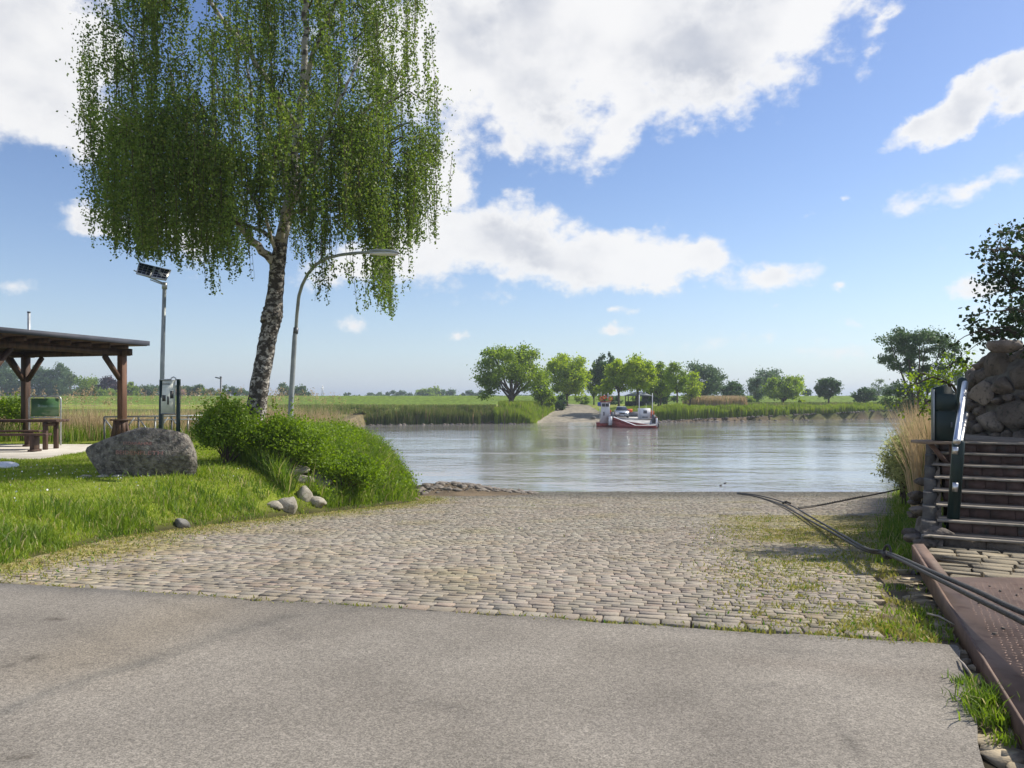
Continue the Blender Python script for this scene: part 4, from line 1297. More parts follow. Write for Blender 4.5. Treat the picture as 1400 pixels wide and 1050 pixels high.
MB().prism([tuple(c0 - (dB + dC) * .03), tuple(c3 + (dC - dB) * .03), tuple(c2 + (dB + dC) * .03), tuple(c1 + (dB - dC) * .03)], 3.442, 3.56).build('roof_cover', MT['roofing'], root)
for (a_, b_) in ((c0, c3), (c1, c2), (c0, c1), (c3, c2)):
    e_ = (b_ - a_) / np.linalg.norm(b_ - a_); o_ = np.array([e_[1], -e_[0]]) * .05
    if np.dot(o_, (a_ + b_) / 2 - (c0 + c2) / 2) < 0: o_ = -o_
    MB().beam((a_[0] + o_[0] - e_[0] * .06, a_[1] + o_[1] - e_[1] * .06, 3.49), (b_[0] + o_[0] + e_[0] * .06, b_[1] + o_[1] + e_[1] * .06, 3.49), .03, .155).build('fascia', MT['roofing'], root)

# metal pole behind the shelter
x_ = XZ(39.5, 27.6)
root = thing('metal_flue_pole', (x_, 27.6, H1(x_, 27.6)), 'thin galvanised pole rising behind the shelter roof', 'pole')
MB().tube([(x_, 27.6, .0), (x_, 27.6, 4.68)], .05, 10).build('pole', MT['galv'], root, smooth=True)
MB().tube([(x_, 27.6, 4.68), (x_, 27.6, 4.73)], .058, 10).build('cap', MT['darkpole'], root)

# picnic table and bench under the shelter
def plankset(m, c, ln, wd, th, ang, n):
    pw = wd / n
    for i in range(n):
        o_ = (i + .5) * pw - wd / 2
        m.box((c[0] - math.sin(ang) * o_, c[1] + math.cos(ang) * o_, c[2]), (ln, pw - .012, th), rz=ang, bev=.006)


ang = R(4)
tx, ty = XZ(20, 22.3), 22.3
root = thing('picnic_table', (tx, ty, .135), 'heavy dark brown wooden picnic table under the shelter', 'table')
m = MB(); plankset(m, (tx - .1, ty, .96), 2.9, .78, .07, ang, 4); m.build('tabletop', MT['wood'], root)
for (dx, dy) in ((1.05, -.26), (1.05, .26), (-1.0, -.26), (-1.0, .26)):
    MB().box((tx + dx, ty + dy, .53), (.11, .11, .79), rz=ang, bev=.008).build('leg', MT['wood'], root)
MB().box((tx + 1.05, ty, .86), (.08, .64, .10), rz=ang).build('crossbar', MT['wood'], root)
MB().box((tx - 1.0, ty, .86), (.08, .64, .10), rz=ang).build('crossbar', MT['wood'], root)
for (px, D, lb, dx) in ((8, 21.3, 'long dark wooden bench in front of the picnic table', 0), (4, 23.6, 'dark wooden bench behind the picnic table', 0)):
    bx_, by_ = XZ(px, D), D
    root = thing('picnic_bench', (bx_, by_, .135), lb, 'bench', 'benches at the picnic table')
    m = MB(); plankset(m, (bx_, by_, .60), 2.3, .34, .06, ang, 2); m.build('seat', MT['wood'], root)
    for dx in (.8, -.8):
        MB().box((bx_ + dx, by_, .35), (.13, .28, .43), rz=ang, bev=.01).build('leg', MT['wood'], root)
        MB().box((bx_ + dx, by_, .165), (.16, .42, .06), rz=ang).build('foot', MT['wood'], root)

# framed green panel on two steel legs
D = 24.2; xl, xr = XZ(40, D), XZ(83, D)
zt = EYE - (542 - HZ) / F * D
zg = H1(xl, D)
root = thing('framed_notice_panel', ((xl + xr) / 2, D, zg), 'green glass panel in a galvanised tube frame on two legs', 'notice board')
m = MB(); r_ = .1
arc = [(xl, D, zg - .1), (xl, D, zt - r_)] + [(xl + r_ - r_ * math.cos(a), D, zt - r_ + r_ * math.sin(a)) for a in np.linspace(0.2, math.pi / 2, 5)] + [(xr - r_ + r_ * math.cos(a), D, zt - r_ + r_ * math.sin(a)) for a in np.linspace(math.pi / 2, 0, 6)] + [(xr, D, zg - .1)]
m.tube(arc, .028, 8); m.tube([(xl, D, zt - .66), (xr, D, zt - .66)], .022, 8)
m.build('tube_frame', MT['galv'], root, smooth=True)
MB().box(((xl + xr) / 2, D, zt - .34), (xr - xl - .12, .015, .56)).build('panel', MT['greenboard'], root)
for k_ in range(3):
    for s_ in (zt - .045, zt - .64):
        MB().box((xl + .15 + (xr - xl - .3) * k_ / 2, D, s_), (.02, .03, .05)).build('clip', MT['galv'], root)
# wooden bin with splayed legs by the shelter post
D = 25.4; x_ = XZ(165, D)
root = thing('wooden_litter_bin', (x_, D, .1), 'squat dark wooden bin on splayed legs by the right shelter post', 'bin')
m = MB()
for i in range(9):
    a = math.pi * 2 * i / 9
    m.box((x_ + .2 * math.cos(a), D + .2 * math.sin(a), .62), (.03, .13, .5), rz=a)
m.build('slatted_body', MT['wood'], root)
MB().tube([(x_, D, .42), (x_, D, .82)], .17, 12).build('liner', MT['darkpole'], root)
for s_ in (-1, 1):
    MB().beam((x_ + s_ * .16, D, .8), (x_ + s_ * .31, D, .1), .09, .12).build('leg', MT['wood'], root)
MB().box((x_, D, .895), (.5, .46, .05)).build('lid', MT['wood'], root)

# ------------------------------------------------------------------ jetty railing
D = 26.2
x0_, x1_ = XZ(142, D), XZ(282, D)
zr = EYE - (570 - HZ) / F * D
root = thing('jetty_railing', (x0_, D, H1(x0_, D)), 'long pale galvanised jetty railing with diagonal struts behind the boulder', 'railing')
MB().beam((x0_, D, zr), (x1_, D + 1.2, zr + .03), .07, .05).build('top_rail', MT['galv'], root)
MB().beam((x0_ + .4, D + .02, zr - .12), (x1_, D + 1.22, zr - .10), .04, .04).build('middle_rail', MT['galv'], root)
for i in range(8):
    t = i / 7
    x_, y_ = x0_ + (x1_ - x0_) * t, D + 1.2 * t
    MB().box((x_, y_ + .03, zr - .5), (.045, .045, .98)).build('post', MT['darkpole'] if i % 2 == 0 else MT['galv'], root)
    if i < 7:
        xa, ya = x0_ + (x1_ - x0_) * (t + .07), D + 1.2 * t
        s_ = 1 if i % 2 else -1
        MB().beam((xa - s_ * .22, ya - .03, zr - .62), (xa + s_ * .22, ya - .03, zr - .04), .035, .035).build('strut', MT['galv'], root)

# ------------------------------------------------------------------ solar lamp pole and information board
D = 17.6; x_ = XZ(219.5, D)
root = thing('solar_pole', (x_, D, H1(x_, D)), 'tall grey pole carrying two small solar panels beside the information board', 'pole')
xt, zt = XZ(225, D), EYE - (388 - HZ) / F * D
MB().tube([(x_, D, 0), (XZ(222, D), D, 2.4), (xt, D, zt)], [.052, .048, .042], 12).build('pole', MT['polegrey'], root, smooth=True)
MB().tube([(xt, D, zt - .12), (xt + .0, D, zt + .03)], .058, 12).build('clamp', MT['galv'], root)
m = MB()
m.beam((xt, D, zt), (xt - .62, D + .1, zt + .26), .03, .03); m.beam((xt, D, zt - .03), (xt - .35, D + .05, zt + .1), .025, .025)
m.beam((xt - .62, D + .1, zt + .26), (xt - .68, D - .05, zt + .30), .02, .02)
m.build('bracket', MT['galv'], root)
for k_ in range(2):
    q = [P(190 + 22.5 * k_, 358.5 + 5.5 * k_, D), P(212 + 22 * k_, 364 + 5 * k_, D), P(216 + 21 * k_, 382 + 4 * k_, D), P(197 + 19.5 * k_, 377 + 5.5 * k_, D)]
    q = [np.array(a) for a in q]
    q[2][1] -= .38; q[3][1] -= .38
    q[2][2] += 0; q[3][2] += 0
    n_ = np.cross(q[1] - q[0], q[3] - q[0]); n_ /= np.linalg.norm(n_)
    if n_[1] > 0: n_ = -n_
    vs = [a for a in q] + [a - n_ * .03 for a in q]
    MB().add(vs, [(0, 1, 2, 3), (7, 6, 5, 4), (0, 4, 5, 1), (1, 5, 6, 2), (2, 6, 7, 3), (3, 7, 4, 0)]).build('panel_frame', MT['galv'], root)
    c_ = sum(q) / 4
    q2 = [c_ + (a - c_) * .88 + n_ * .003 for a in q]
    mm_ = MB()
    for i in range(3):
        for j in range(4):
            def bil(u, v): return (q2[0] * (1 - u) + q2[1] * u) * (1 - v) + (q2[3] * (1 - u) + q2[2] * u) * v
            g_ = .02
            mm_.add([bil(i / 3 + g_, j / 4 + g_), bil((i + 1) / 3 - g_, j / 4 + g_), bil((i + 1) / 3 - g_, (j + 1) / 4 - g_), bil(i / 3 + g_, (j + 1) / 4 - g_)], [(0, 1, 2, 3)])
    mm_.build('solar_cells', MT['solar'], root)

D = 17.0
xl, xr = XZ(219, D), XZ(237.5, D); zg = H1(xl, D)
root = thing('information_board', ((xl + xr) / 2, D, zg), 'upright pale information board with dark pictures between green posts', 'information board')
def pz(py): return EYE - (py - HZ) / F * D
MB().tube([(xl - .02, D + .0, zg - .1), (xl + .02, D, pz(519))], .035, 12).build('post', MT['green'], root, smooth=True)
MB().tube([(xr - .02, D + .25, zg - .1), (xr + .0, D + .25, pz(518))], .045, 12).build('post', MT['green'], root, smooth=True)
bq = [(xl + .03, D - .03, pz(566)), (xr - .05, D + .2, pz(566.5)), (xr - .045, D + .2, pz(519)), (xl + .03, D - .03, pz(520))]
def slabq(name, bq, th, m_, off=0):
    bq = [np.array(a) for a in bq]; n_ = np.cross(bq[1] - bq[0], bq[3] - bq[0]); n_ /= np.linalg.norm(n_)
    if n_[1] > 0: n_ = -n_
    a = [b_ + n_ * off for b_ in bq]; c_ = [b_ - n_ * (th - off) for b_ in bq]
    return MB().add(a + c_, [(0, 1, 2, 3), (7, 6, 5, 4), (0, 4, 5, 1), (1, 5, 6, 2), (2, 6, 7, 3), (3, 7, 4, 0)]).build(name, m_, root)
slabq('panel', bq, .03, MT['board'])
def bb(u, v):
    a = [np.array(k_) for k_ in bq]
    return (a[0] * (1 - u) + a[1] * u) * (1 - v) + (a[3] * (1 - u) + a[2] * u) * v
for (u0, v0, u1, v1) in ((.08, .38, .32, .56), (.42, .28, .54, .52), (.62, .46, .86, .68)):
    slabq('picture', [bb(u0, v0), bb(u1, v0), bb(u1, v1), bb(u0, v1)], .004, MT['print'], off=.003)
for v0 in (.90, .86):
    slabq('heading_line', [bb(.1, v0), bb(.6, v0), bb(.6, v0 + .015), bb(.1, v0 + .015)], .004, MT['print'], off=.003)
q0, q1 = bb(0, 1), bb(.72, 1); MB().beam(q0 + [0, -.01, .01], q1 + [0, -.01, .01], .03, .03).build('top_edge', MT['galv'], root)
q0, q1 = bb(0, 0), bb(1, 0); MB().beam(q0, q1, .04, .025).build('bottom_edge', MT['darkpole'], root)
cc_ = bb(.85, 1)
MB().tube([cc_ + [-.06, 0, -.01], cc_ + [-.05, 0, .04], cc_ + [0, 0, .065], cc_ + [.05, 0, .04], cc_ + [.055, 0, -.01]], .014, 8).build('top_hoop', MT['galv'], root, smooth=True)

# ------------------------------------------------------------------ street lamp
D = 19.6
def lp(px, py, dy=0): return np.array(P(px, py, D)) + [0, dy, 0]
x_ = XZ(395, D); zg = H1(x_, D)
root = thing('street_lamp', (x_, D, zg), 'tall grey street lamp with curved arm over the shrubs', 'street lamp')
MB().tube([(XZ(394, D), D, zg - .2), lp(397, 570), lp(399.5, 520), lp(403, 460), lp(404.5, 452)], [.075, .07, .066, .06, .058], 12).build('pole', MT['polegrey'], root, smooth=True)
arm = [(404.5, 452, 19.6), (406, 430, 19.5), (408.5, 405, 19.3), (413, 390, 19.1), (421, 374, 18.8), (433, 361, 18.4), (447, 353, 18.0), (465, 348.5, 17.5), (485, 346, 17.0), (503, 345, 16.6)]
pp, rr_ = fine([np.array(P(*a)) for a in arm], np.linspace(.045, .032, len(arm)), 40)
MB().tube(pp, rr_, 10).build('curved_arm', MT['polegrey'], root, smooth=True)
MB().tube([lp(404, 456), lp(404.8, 448)], .066, 12).build('collar', MT['darkpole'], root, smooth=True)
HDD = {500: 16.65, 506: 16.55, 516: 16.4, 528: 16.2, 538: 16.05, 544: 15.95, 547: 15.9}
def lph(px, py): return np.array(P(px, py, HDD[px]))
m = MB()
sec = [(500, 344.8, .035, .02), (506, 344.4, .09, .038), (516, 344.4, .135, .055), (528, 344.6, .15, .055), (538, 345, .14, .045), (544, 345.6, .10, .03), (547, 346, .03, .012)]
vs = []
for (px, py, wy, hz_) in sec:
    c_ = lph(px, py)
    for j in range(12):
        a = 2 * math.pi * j / 12
        vs.append(c_ + [0, math.cos(a) * wy, math.sin(a) * hz_ + (.0 if math.sin(a) > 0 else .0)])
fs = [(i * 12 + j, i * 12 + (j + 1) % 12, (i + 1) * 12 + (j + 1) % 12, (i + 1) * 12 + j) for i in range(6) for j in range(12)] + [tuple(range(12))[::-1], tuple(72 + j for j in range(12))]
MB().add(vs, fs).build('lamp_head', MT['polegrey'], root, smooth=True)
vs2 = []
for (px, py, wy, hz_) in sec[1:6]:
    c_ = lph(px, py)
    for j in range(7):
        a = math.pi + math.pi * j / 6
        vs2.append(c_ + [0, math.cos(a) * wy * .86, math.sin(a) * hz_ * .8 - .028])
fs2 = [(i * 7 + j, i * 7 + j + 1, (i + 1) * 7 + j + 1, (i + 1) * 7 + j) for i in range(4) for j in range(6)] + [tuple(j for j in range(7)), tuple(28 + j for j in range(7))] + [(i * 7 + 6, i * 7, (i + 1) * 7, (i + 1) * 7 + 6) for i in range(4)]
MB().add(vs2, fs2).build('lens', MT['white'], root, smooth=True)

# small far lamp behind the bank
D = 52; x_ = XZ(302, D); zg = H1(x_, D)
root = thing('path_lamp', (x_, D, zg), 'small dark path lamp post with short angled head beyond the reeds', 'lamp post')
zt = EYE - (516 - HZ) / F * D
MB().tube([(x_, D, zg - .1), (x_, D, zt)], .06, 8).build('pole', MT['darkpole'], root)
MB().box((x_ - .16, D, zt - .04), (.42, .2, .07), ry=R(12), bev=.02).build('lamp_head', MT['darkpole'], root)
MB().box((x_, D, zt + .02), (.12, .12, .1), bev=.02).build('cap', MT['darkpole'], root)

# ------------------------------------------------------------------ stairs on the right
def su(u, a, z):   # stair frame -> world
    p = STAIR0 + SIDE * u + FRONT * a
    return (p[0], p[1], z)


def sbox(m, u0, u1, a0, a1, z0, z1):
    v = [su(u, a, z) for u in (u0, u1) for a in (a0, a1) for z in (z0, z1)]
    m.add(v, [(0, 1, 3, 2), (4, 6, 7, 5), (0, 4, 5, 1), (2, 3, 7, 6), (0, 2, 6, 4), (1, 5, 7, 3)])
    return m


RS, RN = .132, .37
root = thing('stone_stairs', su(2.5, 0, -.05), 'broad flight of brick and sandstone steps climbing the right bank', 'stairs')
UW = 6.0
for i in range(8):
    zt = -.06 + RS * (i + 1)
    u0 = .0 + (.0 if i < 1 else .12) + random.uniform(-.03, .03)
    m = MB()
    # brick riser, slightly behind the nosing, built of single bricks
    uu0 = u0 + .12
    while uu0 < UW:
        l = random.uniform(.21, .24) if i else .5
        dd = random.uniform(0, .012)
        sbox(m, uu0, min(uu0 + l - .008, UW), RN * i + .035 + dd, RN * i + .16, zt - RS - .02, zt - .0245)
        uu0 += l
    sbox(m, u0 + .125, UW, RN * i + .06, RN * (i + 1) + .1, zt - RS - .3, zt - .028)
    m.build('riser', MT['brick'] if i else MT['wallrock'], root)
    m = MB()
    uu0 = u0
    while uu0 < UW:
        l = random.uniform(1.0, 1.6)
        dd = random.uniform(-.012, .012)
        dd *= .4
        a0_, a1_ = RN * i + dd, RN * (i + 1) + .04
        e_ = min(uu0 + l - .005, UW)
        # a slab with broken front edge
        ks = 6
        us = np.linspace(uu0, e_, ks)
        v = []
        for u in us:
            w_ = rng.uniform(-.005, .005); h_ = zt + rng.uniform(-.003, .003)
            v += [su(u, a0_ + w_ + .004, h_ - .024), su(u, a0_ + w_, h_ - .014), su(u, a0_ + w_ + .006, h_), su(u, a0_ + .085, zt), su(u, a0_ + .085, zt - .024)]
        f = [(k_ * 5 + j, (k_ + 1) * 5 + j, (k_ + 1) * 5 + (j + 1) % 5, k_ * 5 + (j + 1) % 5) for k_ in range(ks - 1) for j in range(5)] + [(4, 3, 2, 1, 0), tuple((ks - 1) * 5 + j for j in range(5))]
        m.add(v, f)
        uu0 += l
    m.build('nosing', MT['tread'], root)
    m = MB(); sbox(m, u0 + .02, UW, RN * i + .086, RN * (i + 1) + .04, zt - .024, zt - .003); m.build('tread', MT['darktread'], root)  # darker tread top behind the narrow pale front strip
# landing
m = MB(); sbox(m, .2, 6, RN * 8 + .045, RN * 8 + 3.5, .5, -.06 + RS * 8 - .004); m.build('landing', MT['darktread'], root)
# rough masonry cheek
m = MB()
for i in range(8):
    sbox(m, .06 - .02 * (8 - i) * .5, .16, RN * i + .03, RN * (i + 1) + .05, -.5, -.06 + RS * (i + 1) - .05)
m.build('mortar_bed', MT['mortar'], root)
na_, nv_ = 90, 26
v = []
for i in range(na_):
    a_ = -.12 + 3.25 * i / (na_ - 1)
    st_ = math.floor((a_ + .02) / RN) + 1
    zt = -.06 + RS * min(max((a_ / RN + .75) * .35 + st_ * .65, .3), 8) - .035
    bx_, by_, _z = su(-.28, a_, 0)
    zg_ = min(H1(bx_, by_), zt - .1) - .12
    for j in range(nv_):
        t = j / (nv_ - 1)
        u_ = .17 - .04 * t - .36 * t ** 1.5
        if j == 0: u_ = .2
        z_ = zt + (zg_ - zt) * t
        p = Vector((a_ * 4, u_ * 4, z_ * 6))
        c_ = mnoise.cell_vector(p * 1.2)
        dn = mnoise.noise(p) * .05 + mnoise.noise(p * 2.6) * .03 + (c_[0] - .5) * .05
        v.append(su(u_ - dn * (1 if j > 1 else .3), a_ + mnoise.noise(p * 1.3 + Vector((9, 0, 0))) * .04, z_ + (mnoise.noise(p * 1.7) * .02 if j > 1 else 0)))
f = [(i * nv_ + j, i * nv_ + j + 1, (i + 1) * nv_ + j + 1, (i + 1) * nv_ + j) for i in range(na_ - 1) for j in range(nv_ - 1)]
m = MB().add(v, f)
rs_ = random.Random(5)
for i in range(16):
    a_ = rs_.uniform(-.05, 2.9); t = rs_.uniform(.15, .9)
    zt = -.06 + RS * (a_ / RN + .5)
    r_ = rs_.uniform(.07, .14)
    m.rock(su(.17 - .36 * t ** 1.4, a_, zt * (1 - t) - .1 * t), (r_ * .8, r_ * 1.2, r_ * .6), 3, seed=170 + i, amp=.3, facets=14, fc=(.55, .8))
m.rock(su(.16, .30, .04), (.2, .2, .10), 3, seed=131, amp=.3, facets=12, fc=(.6, .85))
m.build('masonry_cheek', MT['wallrock'], root, smooth=True)

# handrail
root = thing('stair_handrail', P(1303, 708, 8.95), 'dark green posts with two polished steel rails on the stairs', 'handrail')
b0 = np.array(P(1303, 712, 8.95)); t0 = np.array(P(1310.5, 606, 8.95))
b1 = np.array(P(1312, 606, 11.2)); t1 = np.array(P(1315.5, 521, 11.2))
for (a, b) in ((b0, t0), (b1, t1)):
    ax2 = (b - a) / np.linalg.norm(b - a)
    MB().tube([a - ax2 * .1, b, b + ax2 * .035, b + ax2 * .055], [.066, .066, .055, .02], 18).build('post', MT['green'], root, smooth=True)
for (p0, p1, r_) in ((np.array(P(1308, 604, 8.85)), np.array(P(1319.5, 524, 11.05)), .040), (np.array(P(1311.5, 612, 9.02)), np.array(P(1321, 566, 11.05)), .030)):
    d_ = (p1 - p0) / np.linalg.norm(p1 - p0)
    MB().tube([p0 - d_ * .01, p0, p1, p1 + d_ * .02], [r_ * .8, r_, r_, r_ * .8], 16).build('rail', MT['chrome'], root, smooth=True)
for (py0, py1) in ((611, 621), (660, 672)):
    MB().tube([P(1306.5, py0, 8.87), P(1305.5, py1, 8.87)], .030, 14).build('bracket', MT['chrome'], root, smooth=True)

# green cabinet on a bracket
D = 10.4
cxl, cxr = XZ(1276, D), XZ(1308, D)
zb, zt = EYE - (602 - HZ) / F * D, EYE - (529 - HZ) / F * D
cx_ = (cxl + cxr) / 2 - .02
root = thing('green_cabinet', (cx_, D, zb), 'dark green steel cabinet standing on a bracket shelf beside the stairs', 'cabinet')
root.rotation_euler = (0, 0, 0)
hw = (cxr - cxl) / 2 * .86; Hc = zt - zb
cyaw = R(-24)
def crot(p):
    return (cx_ + p[0] * math.cos(cyaw) - p[1] * math.sin(cyaw), D + p[0] * math.sin(cyaw) + p[1] * math.cos(cyaw), zb + p[2])
def cpart(name, c, d, m_, bev=0):
    mm_ = MB().box((0, 0, 0), d, rz=cyaw, bev=bev); mm_.v[0] = mm_.v[0] + np.array(crot(c)); return mm_.build(name, m_, root)
pr_ = [(-hw, 0), (hw, 0), (hw + .012, Hc * .55), (hw, Hc - .10), (hw - .06, Hc - .015), (hw - .13, Hc + .025), (-hw + .12, Hc + .02), (-hw + .02, Hc - .012), (-hw, Hc - .02)]
n_ = len(pr_)
MB().add([crot((a_, -.15, b_)) for a_, b_ in pr_] + [crot((a_, .15, b_)) for a_, b_ in pr_], [tuple(range(n_)), tuple(range(n_, 2 * n_))[::-1]] + [(i, i + n_, (i + 1) % n_ + n_, (i + 1) % n_) for i in range(n_)]).build('body', MT['green'], root)
cpart('door', (.01, -.162, Hc * .28), (2 * hw - .05, .02, Hc * .52), MT['green'], .006)
cpart('door', (.01, -.162, Hc * .72), (2 * hw - .05, .02, Hc * .30), MT['green'], .006)
cpart('latch', (hw - .06, -.18, Hc * .3), (.02, .02, .07), MT['darkpole'])
cpart('sunlit_edge_strip', (-hw + .006, -.166, Hc * .48), (.022, .03, Hc * .94), MT['polegrey'])  # pale grey strip paints sunlight onto the cabinet's left edge

root = thing('bracket_shelf', (cx_, D, zb - .03), 'short plank shelf on a diagonal brace under the green cabinet', 'shelf')
MB().box((cx_ - .09, D, zb - .022), (.50, .40, .04)).build('plank', MT['plank'], root)
MB().beam((cxl - .04, D, zb - .045), (cxl + .22, D, zb - .36), .05, .05).build('brace', MT['rustedge'], root)
MB().beam((cxl + .24, D, zb - .045), (cxl + .24, D, zb - .5), .04, .04).build('upright', MT['rustedge'], root)

# ------------------------------------------------------------------ boulder masonry wall at the top of the stairs
wc = np.array([9.62, 12.75]); WR = 1.88
root = thing('boulder_wall', (wc[0], wc[1], .98), 'massive rounded dark boulder masonry wall at the top of the stairs', 'stone wall')
m = MB()
m.tube([(wc[0], wc[1], .7), (wc[0], wc[1], 1.9), (wc[0], wc[1], 2.25), (wc[0], wc[1], 2.42)], [WR - .12, WR - .16, WR - .35, WR - .75], 40)
m.build('mortar_core', MT['mortar'], root, smooth=True)
m = MB()
cells = []
for _ in range(6000):
    a = random.uniform(0, 2 * math.pi); z = random.uniform(.95, 2.42)
    w_ = random.choice((.15, .19, .24, .29)) if _ < 2500 else random.choice((.08, .11))
    if all(math.hypot((a - c[0] + math.pi) % (2 * math.pi) - math.pi, (z - c[1]) / WR) * WR > (w_ + c[2]) * .80 for c in cells):
        cells.append((a, z, w_))
for i, (a, z, w_) in enumerate(cells):
    inset = 0 if z < 1.75 else (z - 1.75) * .45 + max(0, z - 2.2) * 1.5
    r2 = WR - inset - .10
    m.rock((wc[0] + r2 * math.cos(a), wc[1] + r2 * math.sin(a), z), (.15, w_ * 1.28, w_ * random.uniform(.95, 1.15)), 3, seed=i + 700, amp=.2, freq=1.4, rz=a, facets=20, fc=(.55, .78))
for i in range(14):
    a = i * .45; r2 = random.uniform(.2, 1.1)
    m.rock((wc[0] + r2 * math.cos(a), wc[1] + r2 * math.sin(a), 2.47), (.3, .28, .12), 3, seed=300 + i, amp=.25)
m.build('boulders', MT['wallrock'], root, smooth=True)
# one big cap stone
tag_c = P(1368, 473, 11.25)
MB().rock((tag_c[0] + .05, tag_c[1] + .0, tag_c[2] + .0), (.25, .22, .12), 3, seed=411, amp=.2, rz=0, facets=9, fc=(.65, .85)).build('cap_stone', MT['wallrock'], root, smooth=True)

# ------------------------------------------------------------------ steel plate, beam, cables
def bl_(Y): return 4.15 - (7.93 - Y) * .404
root = thing('rusty_ramp_plate', (3.6, 4.5, 0), 'rust brown steel loading plate beside the slipway', 'steel plate')
m = MB()
m.prism([(bl_(2.0) + .0, 2.0), (7.5, 2.0), (7.5, 6.42), (bl_(6.5) + .0, 6.5)], -.02, .09)
m.build('tread_plate', MT['rust'], root)
# raised chequer bars of the tread plate
m = MB()
for i in range(80):
    for j in range(64):
        X = 1.9 + j * .048 + (.024 if i % 2 else 0); Y = 2.5 + i * .048
        if X < bl_(Y) + .12 or Y > 6.3: continue
        a = .78 if j % 2 else -.78
        dx, dy = math.cos(a) * .013, math.sin(a) * .013
        m.add([(X - dx - dy * .3, Y - dy + dx * .3, .0904), (X + dx - dy * .3, Y + dy + dx * .3, .0904), (X + dx + dy * .3, Y + dy - dx * .3, .0904), (X - dx + dy * .3, Y - dy - dx * .3, .0904), (X - dx, Y - dy, .0911), (X + dx, Y + dy, .0911)], [(0, 1, 5, 4), (2, 3, 4, 5), (1, 2, 5), (3, 0, 4)])
m.build('chequer_pattern', MT['rust'], root)
MB().prism([(bl_(2.0) - .022, 2.0), (bl_(2.0) - .002, 2.0), (bl_(7.93) + .0, 7.93), (bl_(7.93) - .022, 7.93)], -.06, .0915).build('edge_flange', MT['rustedge'], root)
m = MB().prism([(bl_(6.515), 6.515), (bl_(6.515) + .13, 6.515), (bl_(8.0) + .11, 8.0), (bl_(8.0) + .0, 8.0)], -.03, .088)
m.build('narrow_beam', MT['rustedge'], root)
m = MB()
for i in range(46):
    X, Y = random.uniform(2.7, 5), random.uniform(3.4, 6.3)
    if X < bl_(Y) + .1: continue
    m.rock((X, Y, .097), (random.uniform(.008, .022), .012, .006), 1, seed=i)
tag(m.build('plate_debris', MT['mortar']), 'dark crumbs scattered on the steel plate', 'debris', None, 'stuff')


def sag(pts, n=60):
    """smooth curve through points (Catmull-Rom)"""
    p = np.array(pts, float); p = np.vstack([2 * p[0] - p[1], p, 2 * p[-1] - p[-2]])
    out = []
    for i in range(1, len(p) - 2):
        for t in np.linspace(0, 1, n // (len(p) - 3), endpoint=False):
            out.append(.5 * ((2 * p[i]) + (-p[i - 1] + p[i + 1]) * t + (2 * p[i - 1] - 5 * p[i] + 4 * p[i + 1] - p[i + 2]) * t ** 2 + (-p[i - 1] + 3 * p[i] - 3 * p[i + 1] + p[i + 2]) * t ** 3))
    out.append(p[-2])
    return out


def gp(px, py, lift=0):
    k_ = (py - HZ) / F
    D = (1.6 - .47 - lift) / (k_ - .0835)
    return (XZ(px, D), D, H0(np.array([XZ(px, D)]), np.array([D]))[0] + lift)


w1 = [P(1008, 673.5, 27.6), gp(1040, 678, .05), gp(1075, 688, .06), gp(1115, 706, .10), gp(1150, 723, .14), gp(1185, 741, .18), P(1215, 756, 8.6), P(1275, 782, 6.45), P(1335, 808, 5.35), P(1400, 838, 4.6), (2.95, 3.9, .40), (2.75, 3.3, .2)]
w2 = [P(1008, 674.5, 27.4), gp(1035, 679, .03), gp(1068, 690, .04), gp(1106, 707, .07), gp(1145, 725, .11), gp(1182, 743, .15), P(1214, 758.5, 8.55), P(1272, 786.5, 6.4), P(1330, 816, 5.25), P(1400, 851, 4.45), (2.85, 3.8, .32), (2.66, 3.2, .15)]
def rope(name, pts, r_, lab):
    c_ = sag(pts, 110)
    return tag(MB().tube(c_, r_, 8).build(name, MT['cable'], smooth=True, origin=pts[0]), lab, 'cable', 'steel cables on the slipway')
rope('steel_cable', w1, .019, 'upper of the two thick black cables crossing the slipway to the steel plate')
rope('steel_cable', w2, .019, 'lower of the two thick black cables crossing the slipway to the steel plate')
c3_ = [gp(1092, 694, .05), gp(1120, 690, .1), P(1170, 681, 18.6), P(1215, 672, 18.6), P(1258, 662, 18.8)]
rope('steel_cable', c3_, .018, 'thin black chain running from the thick cables up to the right bank')
m = MB()
q = sag(c3_, 60)
for i, p in enumerate(q[:34]):
    a_ = np.array(p)
    m.tube([a_ + [-.03, 0, 0], a_ + [0, 0, .03], a_ + [.03, 0, 0], a_ + [0, 0, -.03], a_ + [-.03, 0, 0]], .009, 4)
root = thing('chain', c3_[0], 'tangled shackle and chain links where the cables meet', 'chain')
m.build('links', MT['cable'], root)
MB().tube([np.array(w1[2]) + [-.1, 0, 0], np.array(w1[2]) + [0, 0, .05], np.array(w1[2]) + [.12, 0, 0]], .03, 6).build('shackle', MT['cable'], root)
cc_ = np.array(P(1213, 757, 8.6))
m = MB()
ring = [cc_ + np.array([.0 + .01 * math.sin(a), .075 * math.cos(a), .075 * math.sin(a) + .02]) for a in np.linspace(0, 2 * math.pi, 14)]
m.tube(ring, .014, 6)
m.box(cc_ + [0, 0, -.02], (.10, .09, .07), bev=.015)
tag(m.build('cable_clamp', MT['cable'], smooth=True, origin=cc_), 'iron ring clamp holding the two thick cables together', 'clamp')

